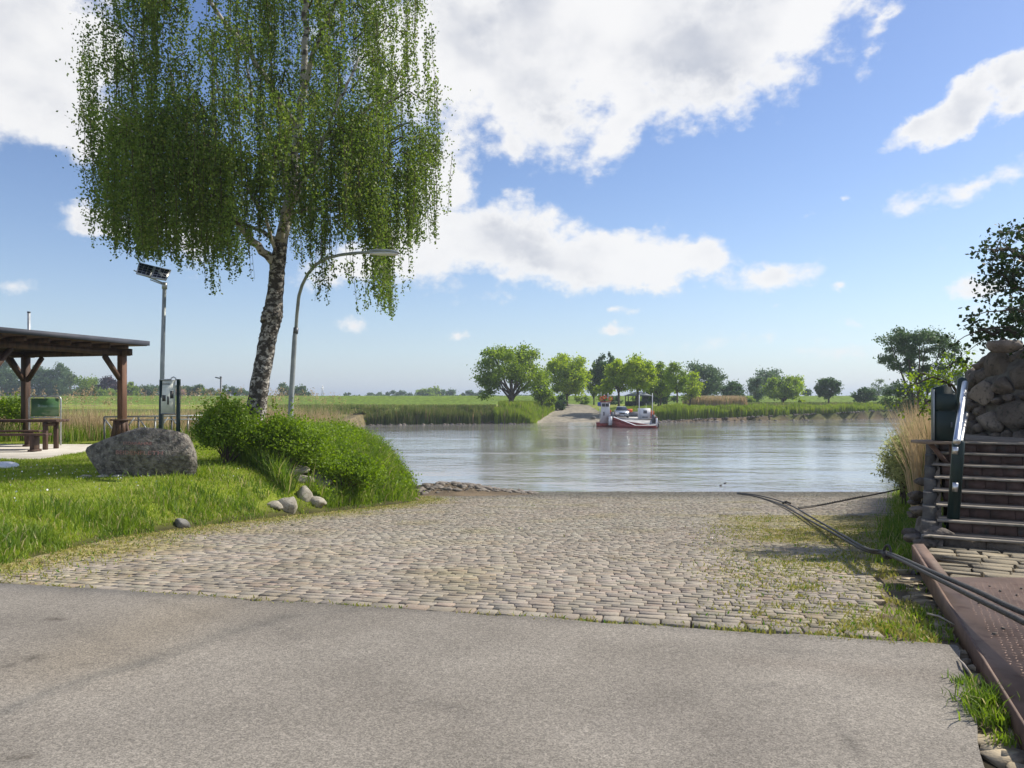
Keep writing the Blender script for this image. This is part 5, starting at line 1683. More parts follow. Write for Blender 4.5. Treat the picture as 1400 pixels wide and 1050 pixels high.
# loose sticks
for i, (a, b) in enumerate([((1268, 843), (1305, 858)), ((1330, 930), (1310, 905))]):
    p0, p1 = ga(*a), ga(*b)
    m = MB().tube([(p0[0], p0[1], .02), ((p0[0] + p1[0]) / 2, (p0[1] + p1[1]) / 2 + .02, .035), (p1[0], p1[1], .02)], [.008, .007, .004], 6)
    tag(m.build('stick', MT['twig'], origin=(p0[0], p0[1], 0)), ['thin dry stick lying among weeds right of the slipway', 'short dry stick lying beside the steel plate edge'][i], 'stick', 'dry sticks on the ground')


# ------------------------------------------------------------------ reeds
def reeds(name, pts_fn, n, h, w, m, label, lean=(.05, .25), ztop=None, wind=(0, 0)):
    x, y = pts_fn(n)
    z = H(x, y)
    hh = h * rng.uniform(.6, 1.1, len(x)) if ztop is None else np.clip(ztop(x, y) - z, .3, 4) * rng.uniform(.72, 1.08, len(x))
    return blades(name, x, y, z - .03, hh, w * rng.uniform(.6, 1.2, len(x)), rng.uniform(lean[0], lean[1], len(x)), m, label, 'reeds', wind=wind)


shx, shy = [p[0] for p in PF[:10]], [p[1] for p in PF[:10]]


def shore(n, x0, x1, d0, d1, thr=-9):
    x = rng.uniform(x0, x1, n); y = np.interp(x, shx, shy) + rng.uniform(d0, d1, n)
    cl = nfield(x, y, .33, 61) + .5 * nfield(x, y, .9, 65)
    k = cl > thr
    k &= ~((np.abs(x - 9.4) < 6.1) & (y < 125)) & ~((np.abs(x - (9 + 3.4 * np.clip((y - 112) / 40, 0, 1))) < 6.2 - 3.2 * np.clip((y - 112) / 40, 0, 1)))
    return x[k], y[k]


def wavy(base, amp, o):
    return lambda x, y: base + amp * nfield(x, y, .28, o) + amp * .7 * nfield(x, y, .8, o + 3)


reeds('reed_belt', lambda n: shore(n, -24, -1.0, .9, 5, -.22), 15000, 2, .11, MT['reedolive'], 'dark olive reed belt on the far bank left of the lone tree', ztop=lambda x, y: wavy(.2, .6, 71)(x, y) + .35 * nfield(x, y, 1.6, 78))
reeds('reed_belt', lambda n: shore(n, -2.5, 3.2, .8, 8, -.3), 7000, 2, .11, MT['reedgreen'], 'bright green reeds between the lone tree and the far slipway', ztop=lambda x, y: wavy(.55, .5, 75)(x, y) - 1.1 * sst((x + .5) / 4))
x = rng.uniform(-2, 11, 26000); y = rng.uniform(107, 146, 26000)
cy_ = np.clip((y - 112) / 40, 0, 1)
k = (x < 9 + 3.4 * cy_ - (5.6 - 3.5 * cy_) - .2) & (sdist(x, y, PF) > .6)
x, y = x[k], y[k]
blades('reed_slope', x, y, H(x, y) - .03, rng.uniform(.5, 1.3, len(x)), rng.uniform(.07, .13, len(x)), rng.uniform(.1, .35, len(x)), MT['reedgreen'], 'green reeds on the slope left of the far slipway road', 'reeds')
reeds('reed_belt', lambda n: shore(n, 15.6, 80, .9, 7, -.24), 38000, 2, .12, MT['reedgreen'], 'long bright green reed belt on the far bank right of the ferry', ztop=lambda x, y: wavy(.5, .65, 81)(x, y) + .3 * nfield(x, y, 1.6, 88) - .9 * sst((19.5 - x) / 4))
reeds('tan_reeds', lambda n: (rng.uniform(35, 46, n), rng.uniform(150, 158, n)), 6000, 2.0, .12, MT['reedtan'], 'patch of tan dry reeds under the trees right of the ferry')
reeds('tan_meadow', lambda n: (rng.uniform(46, 95, n), rng.uniform(150, 170, n)), 9000, .7, .12, MT['reedolive'], 'pale dry meadow grass on the far bank')
reeds('far_meadow', lambda n: (rng.uniform(-45, -3, n), rng.uniform(112, 150, n)), 9000, .55, .10, MT['reedolive'], 'rough meadow grass behind the left reed belt')


def leftreed(n):
    y = rng.uniform(27.0, 34.5, n); x = -XZ(700 * 2, 1) * 0 + rng.uniform(-24, -6.5, n)
    k = (nfield(x, y, .5, 91) + .4 * nfield(x, y, 1.7, 93) > -.25) & (sdist(x, y, PL) > .2)
    return x[k], y[k]


reeds('dry_reeds', leftreed, 11000, 1.2, .022, MT['reedtan'], 'tan dry reeds behind the lawn and terrace', lean=(.05, .4), wind=(.06, 0))
reeds('green_reeds', lambda n: (lambda q: (q[0], q[1] - .9))(leftreed(n)), 14000, .68, .024, MT['tallgrass'], 'fresh green reed shoots in front of the dry reeds', lean=(.05, .4))
x, y = leftreed(420)
k = rng.random(len(x)) < .9; x, y = x[k], y[k]; z = H(x, y)
hh = rng.uniform(1.3, 1.85, len(x))
pt = np.repeat(np.stack([x, y, z + hh], 1), 16, 0) + rng.normal(size=(len(x) * 16, 3)) * np.array([.045, .045, .10])
v, f = leaf_arrays(pt, .075, asp=.4)
tag(mesh_obj('reed_plumes', v, f, MT['reedtan']), 'pale feathery plumes above the dry reeds', 'reed plumes', None, 'stuff')
blades('plume_stems', x, y, z, hh, np.full(len(x), .012), np.full(len(x), .05), MT['reedtan'], 'thin stems under the reed plumes', 'reed stems')
# more reeds on the bank further left and behind the birch
def farleft(n):
    x = rng.uniform(-60, -7, n); y = rng.uniform(34, 112, n)
    ds = sdist(x, y, PL)
    k = (nfield(x, y, .25, 97) > -.15) & (ds > .3) & (ds < 9)
    return x[k], y[k]
reeds('far_left_reeds', farleft, 36000, .9, .06, MT['reedolive'], 'rough reeds on the bank beyond the birch')


def rightreed(n):
    t = rng.random(n); o_ = rng.uniform(-.05, 1.35, n)
    x = 7.6 + (13.3 - 7.6) * t + o_ * .9; y = 14.4 + (25.2 - 14.4) * t - o_ * .4
    return x, y


reeds('tan_bank_reeds', rightreed, 10500, 1.75, .018, MT['reedtan'], 'tall tan dry reeds on the right bank beside the cabinet', lean=(.03, .32), wind=(-.03, 0), ztop=lambda x, y: 1.5 + .3 * nfield(x, y, .8, 99) - (y - 14) * .035)
def rightreed2(n):
    t = rng.random(n); o_ = rng.uniform(0, 3, n)
    return 15.5 + (45 - 15.5) * t + o_, 30 + (83 - 30) * t - o_ * .4
reeds('right_shore_reeds', rightreed2, 7000, 1.6, .05, MT['reedolive'], 'reeds following the right river bank into the distance', lean=(.05, .3))

# ------------------------------------------------------------------ trees of the far bank
G1 = 'trees on the far bank'
tree('lone_tree', 697, 122, 472, 88, 'midleaf', 'spreading green tree with forked trunk, alone left of the far road', 6200, .27, group=G1, crown_low=.16, nclump=70, trunk=.42, spread=.125, lean=.3,
     lobes=[(0, .62, .95, .75, 1.6), (-.55, .35, .5, .32, .5), (.5, .45, .5, .5, .6), (-.72, .1, .28, .18, .16), (.2, .82, .55, .3, .5)])
tree('slender_tree', 741, 131, 506, 28, 'midleaf', 'small slender tree just right of the lone forked tree', 1200, .27, group=G1, crown_low=.1, nclump=22, spread=.2)
tree('round_tree', 775, 150, 481, 60, 'brightleaf', 'dense round tree left of the poplars at the far road', 6500, .33, group=G1, crown_low=.08, nclump=70, spread=.15,
     lobes=[(-.2, .55, .8, .9, 1), (.35, .45, .65, .8, .8)])
tree('poplar_tree', 824, 158, 480, 22, 'deepleaf', 'narrow dark poplar with pointed top behind the ferry wheelhouse', 1800, .33, group=G1, crown_low=.1, nclump=34, shape='poplar')
tree('poplar_tree', 834, 162, 480, 20, 'deepleaf', 'second narrow poplar, right of the first above the ferry', 1500, .33, group=G1, crown_low=.1, nclump=30, shape='poplar')
tree('poplar_tree', 812, 160, 494, 26, 'midleaf', 'shorter poplar left of the two pointed poplars', 1500, .33, group=G1, crown_low=.08, nclump=28, shape='poplar')
tree('maple_tree', 846, 132, 491, 38, 'brightleaf', 'bright green maple standing over the ferry wheelhouse', 2600, .29, group=G1, crown_low=.3, nclump=36, trunk=.2)
tree('maple_tree', 872, 130, 487, 50, 'brightleaf', 'broad bright green maple in front of the grey roofed hut', 4000, .29, group=G1, crown_low=.32, nclump=46, trunk=.22)
tree('young_tree', 826, 134, 516, 24, 'brightleaf', 'small yellow green tree behind the left end of the ferry', 1000, .27, group=G1, crown_low=.12, nclump=20)
tree('maple_tree', 903, 142, 497, 44, 'midleaf', 'green maple right of the grey roofed hut', 3000, .3, group=G1, crown_low=.2, nclump=40)
tree('dark_tree', 900, 150, 520, 40, 'deepleaf', 'dark low crowned tree behind the green maple and hut', 1800, .33, group=G1, crown_low=.12, nclump=28)
tree('open_tree', 926, 133, 493, 34, 'midleaf', 'thin open crowned tree with straight stem left of the tan reeds', 1300, .27, group=G1, crown_low=.3, nclump=26, trunk=.16)
tree('young_tree', 944, 150, 508, 30, 'brightleaf', 'yellow green tree in front of the big dark tree', 1400, .3, group=G1, crown_low=.1, nclump=26)
tree('big_dark_tree', 962, 185, 493, 54, 'farleaf', 'big grey green tree behind the tan reed patch', 4200, .4, group=G1, crown_low=.08, nclump=44)
tree('bushy_tree', 1001, 175, 523, 38, 'deepleaf', 'dark bushy tree right of the tan reed patch', 1900, .36, group=G1, crown_low=.03, nclump=28)
tree('hazy_tree', 1050, 235, 502, 54, 'farleaf', 'large hazy round tree far behind the bright round tree', 3000, .5, group=G1, crown_low=.05, nclump=34)
tree('narrow_tree', 1034, 180, 512, 24, 'farleaf', 'narrow grey green tree left of the large hazy tree', 1100, .36, group=G1, crown_low=.03, nclump=20)
tree('round_green_tree', 1071, 168, 514, 52, 'midleaf', 'bright round tree with short stem in the far meadow', 3400, .34, group=G1, crown_low=.12, nclump=42)
tree('rear_green_tree', 1085, 205, 512, 30, 'brightleaf', 'pale green tree peeking out right behind the round tree', 1300, .4, group=G1, crown_low=.05, nclump=22)
tree('small_dark_tree', 1105, 230, 530, 18, 'farleaf', 'small dark tree on the dike line between two meadow trees', 500, .45, group=G1, crown_low=.02, nclump=12)
tree('meadow_tree', 1133, 158, 515, 35, 'deepleaf', 'compact dark tree with clear stem alone in the far meadow', 2300, .31, group=G1, crown_low=.24, nclump=34, trunk=.2)
tree('low_dark_tree', 1182, 160, 531, 32, 'deepleaf', 'low dark wide tree near the right end of the far meadow', 1500, .31, group=G1, crown_low=.15, nclump=26, trunk=.16)
tree('pale_sparse_tree', 1200, 290, 517, 24, 'paleleaf', 'pale thinly leaved tree on the horizon beside the big willow', 380, .45, group=G1, crown_low=.1, nclump=26, spread=.13)
tree('hazy_bush', 1221, 280, 521, 26, 'farleaf', 'hazy green bush just left of the big willow', 900, .5, group=G1, crown_low=.02, nclump=16)
tree('yellow_bush', 1096, 165, 546, 10, 'brightleaf', 'tiny yellow green bush below the round tree', 200, .3, group=G1, crown_low=.02, nclump=8)
for i, (px, w_, D, lb) in enumerate([(798, 30, 172, 'green undergrowth bush at the head of the far road'), (765, 22, 140, 'undergrowth bush left of the far road under the round tree'), (752, 20, 134, 'low green bush below the slender tree'),
                                     (838, 30, 168, 'undergrowth bush behind the ferry wheelhouse'), (880, 36, 165, 'undergrowth bush behind the hut'), (912, 36, 168, 'undergrowth bush right of the hut'), (1020, 26, 176, 'low bush right of the dark bushy tree')]):
    tree('undergrowth_bush', px, D, 541 - (i % 3) * 3, w_, ['midleaf', 'deepleaf', 'midleaf', 'deepleaf'][i % 4], lb, 900, .3, 'bush', 'bushes at the far road', crown_low=.0, nclump=16)

# the big willow at the end of the right bank
tree('big_willow', 1254, 72, 440, 122, 'farleaf', 'big open crowned willow rising at the end of the right bank', 13000, .15, crown_low=.20, nclump=120, trunk=.32, spread=.085, group=None,
     lobes=[(-.35, .72, .5, .42, 1.0), (.38, .66, .55, .50, 1.2), (-.05, .45, .6, .45, .8), (.75, .38, .42, .28, .5), (0, .80, .5, .3, .8), (.15, .2, .6, .3, .5), (-.72, .62, .22, .14, .2), (-.45, .25, .3, .25, .3)])

# ------------------------------------------------------------------ far left trees behind the dike
G2 = 'trees beyond the dike on the left'
far = [(8, 330, 496, 40, 'farleaf', 'hazy poplar clump at the left edge', 2600, None), (52, 330, 498, 30, 'farleaf', 'left poplar of the pair right of the shelter post', 2000, None), (78, 330, 497, 36, 'farleaf', 'tall poplar above the green notice panel', 2600, None),
       (99, 320, 511, 22, 'paleleaf', 'pale green tree at the right foot of the tall poplars', 1000, None), (123, 300, 518, 34, 'midleaf', 'round dark green tree left of the copper beech', 1700, None), (150, 300, 517, 22, 'copperleaf', 'purple copper beech on the dike line', 1300, None),
       (111, 305, 530, 24, 'deepleaf', 'low dark tree under the poplars', 700, None), (147, 290, 533, 30, 'midleaf', 'low hedge bush in front of the copper beech', 700, None), (179, 300, 519, 18, 'midleaf', 'round tree right of the shelter post', 900, None), (198, 305, 527, 22, 'farleaf', 'small tree left of the information board', 800, None),
       (214, 310, 522, 18, 'farleaf', 'small tree behind the information board', 700, None), (244, 320, 520, 20, 'paleleaf', 'pale thin tree right of the information board', 420, None), (268, 310, 525, 22, 'farleaf', 'round tree above the round shrub', 900, None),
       (290, 300, 531, 24, 'paleleaf', 'pale bushy tree left of the path lamp', 900, None), (307, 420, 526, 12, 'farleaf', 'small pale tree directly behind the path lamp', 250, None), (316, 340, 531, 22, 'farleaf', 'dark tree right of the path lamp', 800, None), (331, 340, 532, 20, 'farleaf', 'dark tree left of the birch trunk', 800, None), (345, 350, 529, 16, 'farleaf', 'tree half hidden by the birch trunk', 500, None),
       (391, 300, 524, 20, 'farleaf', 'dark tree left of the street lamp pole', 900, None), (407, 300, 529, 22, 'farleaf', 'dark tree right of the street lamp pole', 900, None), (416, 306, 533, 14, 'farleaf', 'low tree right behind the lamp pole tree', 400, None),
       (475, 480, 537, 9, 'farleaf', 'tiny tree alone on the horizon right of the lamp', 200, None), (508, 500, 538, 12, 'farleaf', 'leftmost tree of the horizon row over the river', 250, None), (519, 500, 535, 9, 'paleleaf', 'pale tree in the horizon row over the river', 200, None), (530, 490, 537, 10, 'farleaf', 'dark small tree in the horizon row over the river', 200, None),
       (543, 480, 534, 16, 'farleaf', 'broad tree in the middle of the horizon row', 500, None), (558, 480, 536, 14, 'farleaf', 'right tree of the horizon row over the river', 400, None), (588, 440, 530, 28, 'midleaf', 'broad tree of the horizon wood', 1300, None), (608, 445, 533, 22, 'farleaf', 'tree at the right side of the horizon wood', 800, None), (622, 450, 535, 14, 'midleaf', 'low tree at the right end of the horizon wood', 400, None),
       (638, 460, 534, 18, 'farleaf', 'horizon tree left of the lone forked tree', 500, None), (655, 460, 536, 20, 'farleaf', 'horizon tree partly behind the lone forked tree', 500, None), (485, 500, 540, 12, 'farleaf', 'lowest bush of the horizon row', 150, None)]
for (px, D, top, w_, mt, lb, n_, _s) in far:
    tree('distant_tree', px, D, top - 1, w_ * 1.35, mt, lb, int(n_ * 1.7), .30 * D / 160, group=G2, crown_low=.06, nclump=max(9, n_ // 70), depth=.8, shape='poplar' if 'poplar' in lb else None, gy0=0.0, spread=.2)
# low hedge masses closing the horizon
def hedge(name, px0, px1, D, top, n, lb):
    x = rng.uniform(XZ(px0, D), XZ(px1, D), n); y = D + rng.uniform(-4, 6, n)
    zt = EYE + (HZ - top) / F * D + 1.6 * np.array([mnoise.noise(Vector((a * .09, 3, D))) for a in x]) * D / 300
    z = zt * rng.random(n) ** .6
    v, f = leaf_arrays(np.stack([x, y, z], 1), .55 * D / 300)
    tag(mesh_obj(name, v, f, MT['farleaf']), lb, 'hedge', None, 'stuff')
hedge('distant_hedge', -80, 300, 345, 533, 9000, 'low dark hedge closing the horizon on the far left')
hedge('distant_hedge', 500, 760, 470, 540, 4500, 'low hazy wood line on the horizon across the river')
hedge('distant_hedge', 990, 1330, 420, 541, 3500, 'low hazy hedge on the horizon at the right')
# pink roofed house behind the hedge
D = 318; x_ = XZ(256, D)
root = thing('farm_house', (x_, D, 0), 'low farmhouse with reddish roof among the trees right of the board', 'house')
MB().box((x_, D, 1.6), (8, 6, 3.2)).build('wall', mat('pale house wall', (.4, .36, .32)), root)
for wx in (-2.4, 0, 2.4): MB().box((x_ + wx, D - 3.02, 1.9), (1.0, .06, 1.2)).build('window', MT['blackglass'], root)
MB().prism([(x_ - 4.4, D - 3.4), (x_ + 4.4, D - 3.4), (x_ + 4.4, D), (x_ - 4.4, D)], [3.2, 3.2, 5.6, 5.6], [3.35, 3.35, 5.8, 5.8]).build('roof', mat('faded red roof tiles', (.28, .15, .11)), root)
MB().prism([(x_ + 4.4, D + 3.4), (x_ - 4.4, D + 3.4), (x_ - 4.4, D + .01), (x_ + 4.4, D + .01)], [3.2, 3.2, 5.6, 5.6], [3.35, 3.35, 5.8, 5.8]).build('roof', mat('faded red roof tiles', (.28, .15, .11)), root)
# faint lattice mast
D = 520; x_ = XZ(441, D)
root = thing('lattice_mast', (x_, D, 0), 'faint thin lattice mast on the horizon between lamp and river', 'mast')
m = MB()
hm = EYE + (HZ - 527) / F * D
for s in ((-1, -1), (1, -1), (1, 1), (-1, 1)):
    m.beam((x_ + s[0] * .9, D + s[1] * .9, 0), (x_ + s[0] * .15, D + s[1] * .15, hm), .14, .14)
for i in range(7):
    t = i / 7; w_ = .9 - .75 * t; w2 = .9 - .75 * (t + 1 / 7)
    m.beam((x_ - w_, D, hm * t), (x_ + w2, D, hm * (t + 1 / 7)), .1, .1); m.beam((x_ + w_, D, hm * t), (x_ - w2, D, hm * (t + 1 / 7)), .1, .1)
m.build('lattice', MT['galv'], root)
MB().box((x_, D, hm * .8), (2.6, .2, .2)).build('crossarm', MT['galv'], root)

# ------------------------------------------------------------------ hut on the far bank
D = 139; xl, xr = XZ(857, D), XZ(888, D); zg = H1(xl, D)
root = thing('timber_hut', ((xl + xr) / 2, D, zg), 'dark open timber hut with grey hipped roof behind the ferry', 'hut')
w_ = xr - xl; xm = (xl + xr) / 2
ze = EYE - (541.5 - HZ) / F * D; zr = EYE - (536 - HZ) / F * D
hw_ = MT['darkpole']
dk = mat('dark tarred boards', (.022, .026, .034), (.04, .042, .05), scale=5, rough=.7)
for (a, b) in ((0.0, .34), (.62, 1.0)):
    m = MB().box((xl + w_ * (a + b) / 2, D - 1.7, zg + .5), (w_ * (b - a), .08, 1.0)); m.build('board_wall', dk, root)
MB().box((xl + w_ * .72, D - 1.7, zg + (ze - zg) / 2), (w_ * .2, .1, ze - zg)).build('board_wall', dk, root)
MB().box((xl + w_ * .38, D - 1.7, zg + (ze - zg) / 2), (w_ * .14, .1, ze - zg)).build('board_wall', dk, root)
for a in (.0, .33, .62, .8, 1.0):
    MB().box((xl + w_ * a, D - 1.72, zg + (ze - zg) / 2), (.14, .16, ze - zg)).build('post', dk, root)
    MB().box((xl + w_ * a, D + 1.7, zg + (ze - zg) / 2), (.14, .16, ze - zg)).build('post', dk, root)
MB().box((xm, D + 1.7, zg + .5), (w_, .08, 1.0)).build('board_wall', dk, root)
e_ = .45
q_ = [(xl - e_, D - 2.2, ze), (xr + e_, D - 2.2, ze), (xr + e_, D + 2.2, ze), (xl - e_, D + 2.2, ze), (xm - w_ * .18, D, zr), (xm + w_ * .18, D, zr)]
MB().add(q_, [(0, 1, 5, 4), (1, 2, 5), (2, 3, 4, 5), (3, 0, 4), (3, 2, 1, 0)]).build('hipped_roof', mat('grey roof sheets', (.22, .24, .26), (.3, .32, .34)), root)
# blue information sign on the far road and a parked blue car far up the road
D = 112; x_ = XZ(820, 118)
D = 118; zg = H1(x_, D)
root = thing('blue_sign', (x_, D, zg), 'small blue road sign on the far bank beside the ferry wheelhouse', 'sign')
zc = EYE - (552.5 - HZ) / F * D
MB().tube([(x_, D + .05, zg), (x_, D + .05, zc)], .04, 6).build('post', MT['galv'], root)
MB().box((x_, D, zc), (.68, .05, .58), bev=.01).build('sign_face', MT['blue'], root)
x_ = XZ(768, 176); D = 176
root = thing('parked_blue_car', (x_, D, H1(x_, D)), 'dark blue car parked in shade at the head of the far road', 'car')
zg = H1(x_, D)
def car(root, c, s, paint, yaw=0.0):
    """car seen nose on: x right, y depth"""
    X, Y, Z = c
    def T(p):
        ca, sa = math.cos(yaw), math.sin(yaw)
        return (X + (p[0] * ca - p[1] * sa) * s, Y + (p[0] * sa + p[1] * ca) * s, Z + p[2] * s)
    prof_ = [(-2.1, .32), (-2.15, .62), (-2.0, .82), (-1.15, .98), (1.9, 1.0), (2.12, .85), (2.15, .35)]
    v = []
    for sx in (-.86, .86):
        v += [T((sx * (1 if z_ < .9 else .93), y_, z_)) for y_, z_ in prof_]
    n = len(prof_)
    MB().add(v, [tuple(range(n)), tuple(range(n, 2 * n))[::-1]] + [(i, i + n, (i + 1) % n + n, (i + 1) % n) for i in range(n)]).build('body', paint, root)
    cab = [(-.95, .97, .80), (-.35, 1.44, .62), (1.1, 1.47, .62), (1.8, 1.0, .78)]
    v = [T((-w_, y_, z_)) for y_, z_, w_ in cab] + [T((w_, y_, z_)) for y_, z_, w_ in cab]
    MB().add(v, [(0, 1, 2, 3), (7, 6, 5, 4), (0, 4, 5, 1), (2, 6, 7, 3)]).build('windows', MT['blackglass'], root)
    v = [T((-.63, -.33, 1.445)), T((.63, -.33, 1.445)), T((.63, 1.12, 1.475)), T((-.63, 1.12, 1.475)), T((-.55, -.25, 1.51)), T((.55, -.25, 1.51)), T((.55, 1.0, 1.53)), T((-.55, 1.0, 1.53))]
    MB().add(v, [(0, 1, 5, 4), (1, 2, 6, 5), (2, 3, 7, 6), (3, 0, 4, 7), (4, 5, 6, 7)]).build('roof', paint, root)
    for sx in (-.62, .62):
        p = T((sx, -2.1, .68)); MB().box(p, (.3 * s, .1 * s, .15 * s), rz=yaw, bev=.02).build('headlight', MT['white'], root)
    p = T((0, -2.13, .62)); MB().box(p, (.75 * s, .08 * s, .16 * s), rz=yaw).build('grille', MT['blackglass'], root)
    p = T((0, -2.17, .42)); MB().box(p, (.5 * s, .03 * s, .11 * s), rz=yaw).build('number_plate', MT['white'], root)
    for sx in (-.78, .78):
        for sy in (-1.35, 1.3):
            a, b = T((sx - .09, sy, .32)), T((sx + .09, sy, .32))
            MB().tube([a, b], .32 * s, 14).build('wheel', MT['blackglass'], root)
        p = T((sx * 1.18, -.75, 1.02)); MB().box(p, (.18 * s, .1 * s, .12 * s), rz=yaw).build('mirror', paint, root)
car(root, (x_, D, zg), 1.0, MT['blue'])

# ------------------------------------------------------------------ ferry
FD = 94.0
fx, fy = XZ(862, FD), FD
ferry = thing('car_ferry', (fx, fy, -2.0), 'small red and white car ferry crossing near the far slipway', 'ferry')
FYAW = R(-6)
def ft(p):
    ca, sa = math.cos(FYAW), math.sin(FYAW)
    return (fx + p[0] * ca - p[1] * sa, fy + p[0] * sa + p[1] * ca, -2.0 + p[2])
def fpart(name, polys, m_, root=None):
    m = MB()
    for v, f in polys: m.add([ft(p) for p in v], f)
    return m.build(name, m_, root or ferry)
def fbox(x0, x1, y0, y1, z0, z1):
    v = [(x, y, z) for x in (x0, x1) for y in (y0, y1) for z in (z0, z1)]
    return (v, [(0, 1, 3, 2), (4, 6, 7, 5), (0, 4, 5, 1), (2, 3, 7, 6), (0, 2, 6, 4), (1, 5, 7, 3)])
# hull: plan outline from bow (towards the viewer) to stern, with a raked bow
pl_ = [(.35, -1.0), (3.15, -1.0), (3.2, .5), (3.2, 15), (-2.2, 15), (-2.2, 3.6)]
zt_ = [.32, .32, .5, .95, .95, 1.0]
hullv = [(x, y + (.9 if y < 1 else 0), -.3) for x, y in pl_] + [(x, y, z) for (x, y), z in zip(pl_, zt_)]
n = len(pl_)
fpart('hull', [(hullv, [tuple(range(n))[::-1], tuple(range(n, 2 * n))] + [(i, (i + 1) % n, n + (i + 1) % n, n + i) for i in range(n)])], MT['ferryred'])
dv = [(x * .985 + .02, y + .04, z + .02) for (x, y), z in zip(pl_, zt_)]
fpart('bow_ramp', [([dv[0], dv[1], (3.12, 3.4, .86), (-1.9, 3.5, 1.0)], [(0, 1, 2, 3)]), ([(a[0], a[1], a[2] - .015) for a in [dv[0], dv[1], (3.12, 3.4, .86), (-1.9, 3.5, 1.0)]], [(3, 2, 1, 0)])], MT['deck'])
fpart('car_deck', [fbox(-2.1, 3.1, 3.5, 14.9, .95, 1.03)], MT['deck'])
fpart('bulwark', [([(.35, -1.02, .28), (.35, -1.02, .42), (-2.22, 3.6, 1.35), (-2.22, 3.6, .9), (.42, -.95, .28), (.42, -.95, .42), (-2.14, 3.6, 1.35), (-2.14, 3.6, .9)], [(0, 1, 2, 3), (7, 6, 5, 4), (1, 5, 6, 2), (0, 3, 7, 4)]), fbox(-2.24, -2.14, 3.6, 14.8, .9, 1.35)], MT['ferryred'])
fpart('bulwark_rail', [([(.33, -1.05, .42), (-2.25, 3.6, 1.35), (-2.1, 3.6, 1.40), (.46, -.95, .46)], [(0, 1, 2, 3)]), fbox(-2.27, -2.1, 3.6, 14.8, 1.35, 1.42)], MT['white'])
fpart('bulwark', [fbox(3.14, 3.24, .3, 14.8, .5, 1.35)], MT['ferryred'])
fpart('end_post', [fbox(3.0, 3.2, -.9, -.6, .2, 1.25)], MT['white'])
fpart('end_post', [fbox(-2.6, -2.15, 2.8, 3.1, .25, 1.35)], MT['white'])
fpart('ramp_ram', [fbox(2.7, 3.1, 1.2, 1.6, .6, 1.6)], MT['darkpole'])
fpart('ramp_ram', [fbox(-2.35, -1.95, 3.2, 3.6, 1.0, 1.9)], MT['darkpole'])
# side float and wheelhouse
fpart('side_float', [([(-4.05, 4, -.2), (-2.3, 4, -.2), (-2.3, 12, -.2), (-4.05, 12, -.2), (-4.15, 3.7, .42), (-2.3, 3.7, .42), (-2.3, 12, .42), (-4.15, 12, .42)], [(3, 2, 1, 0), (4, 5, 6, 7), (0, 1, 5, 4), (1, 2, 6, 5), (2, 3, 7, 6), (3, 0, 4, 7)])], MT['ferryred'])
fpart('wheelhouse', [([(-3.65, 5, .42), (-2.3, 5, .42), (-2.3, 7.4, .42), (-3.65, 7.4, .42), (-3.5, 5.2, 2.5), (-2.42, 5.2, 2.5), (-2.42, 7.2, 2.5), (-3.5, 7.2, 2.5), (-3.55, 5.1, 3.15), (-2.36, 5.1, 3.15), (-2.36, 7.3, 3.15), (-3.55, 7.3, 3.15)],
      [(3, 2, 1, 0), (0, 1, 5, 4), (1, 2, 6, 5), (2, 3, 7, 6), (3, 0, 4, 7), (4, 5, 9, 8), (5, 6, 10, 9), (6, 7, 11, 10), (7, 4, 8, 11), (8, 9, 10, 11)])], MT['white'])
for (a, b) in ((-3.42, -3.02), (-2.92, -2.5)):
    fpart('window', [fbox(a, b, 5.02, 5.1, 2.58, 2.95)], MT['blackglass'])
fpart('window', [fbox(-3.6, -3.52, 5.5, 6.9, 2.58, 2.98)], MT['blackglass'])
fpart('door_slit', [fbox(-3.22, -3.12, 5.02, 5.12, 1.4, 1.9)], MT['blackglass'])
fpart('wheelhouse_roof', [fbox(-3.7, -2.2, 4.9, 7.5, 3.15, 3.24)], MT['ferryred'])
fpart('mast', [fbox(-2.66, -2.58, 5.5, 5.58, 3.2, 4.35), fbox(-3.0, -2.2, 5.5, 5.55, 3.75, 3.82)], MT['white'])
for (xx, zz) in ((-3.45, 3.62), (-3.05, 3.78), (-2.3, 3.6)):
    c_ = ft((xx, 5.4, zz))
    rr_ = [np.array(c_) + [.2 * math.cos(a), 0, .2 * math.sin(a)] for a in np.linspace(0, 2 * math.pi, 13)]
    MB().tube(rr_, .07, 6).build('life_ring', MT['orange'], ferry, smooth=True)
fpart('radar', [fbox(-2.5, -1.95, 5.45, 5.65, 3.95, 4.1)], MT['white'])
fpart('antenna', [fbox(-3.52, -3.49, 6, 6.03, 3.2, 4.5)], MT['white'])
# engine cabin on the right
fpart('engine_cabin', [fbox(1.25, 2.75, 4.5, 6.3, 1.0, 2.35)], MT['white'])
fpart('window', [fbox(1.85, 2.3, 4.46, 4.5, 1.7, 2.1)], MT['darkpole'])
fpart('ladder', [fbox(1.7, 2.4, 4.40, 4.46, 1.18, 1.28)], MT['darkpole'])
fpart('mast', [fbox(1.27, 1.36, 4.3, 4.39, 1.0, 4.1)], MT['white'])
fpart('mast', [fbox(2.94, 3.02, 4.3, 4.38, 1.0, 4.3)], MT['white'])
fpart('antenna', [fbox(2.22, 2.25, 5, 5.03, 2.3, 3.0)], MT['white'])
m = MB()
for i in range(9):
    y_ = 4 + i * 1.3
    m.beam(ft((3.15, y_, 1.3)), ft((3.15, y_, 2.0)), .05, .05)
m.beam(ft((3.15, 4, 2.0)), ft((3.15, 14.4, 2.0)), .05, .05); m.beam(ft((3.15, 4, 1.65)), ft((3.15, 14.4, 1.65)), .04, .04)
m.build('railing', MT['orange'], ferry)
m = MB()
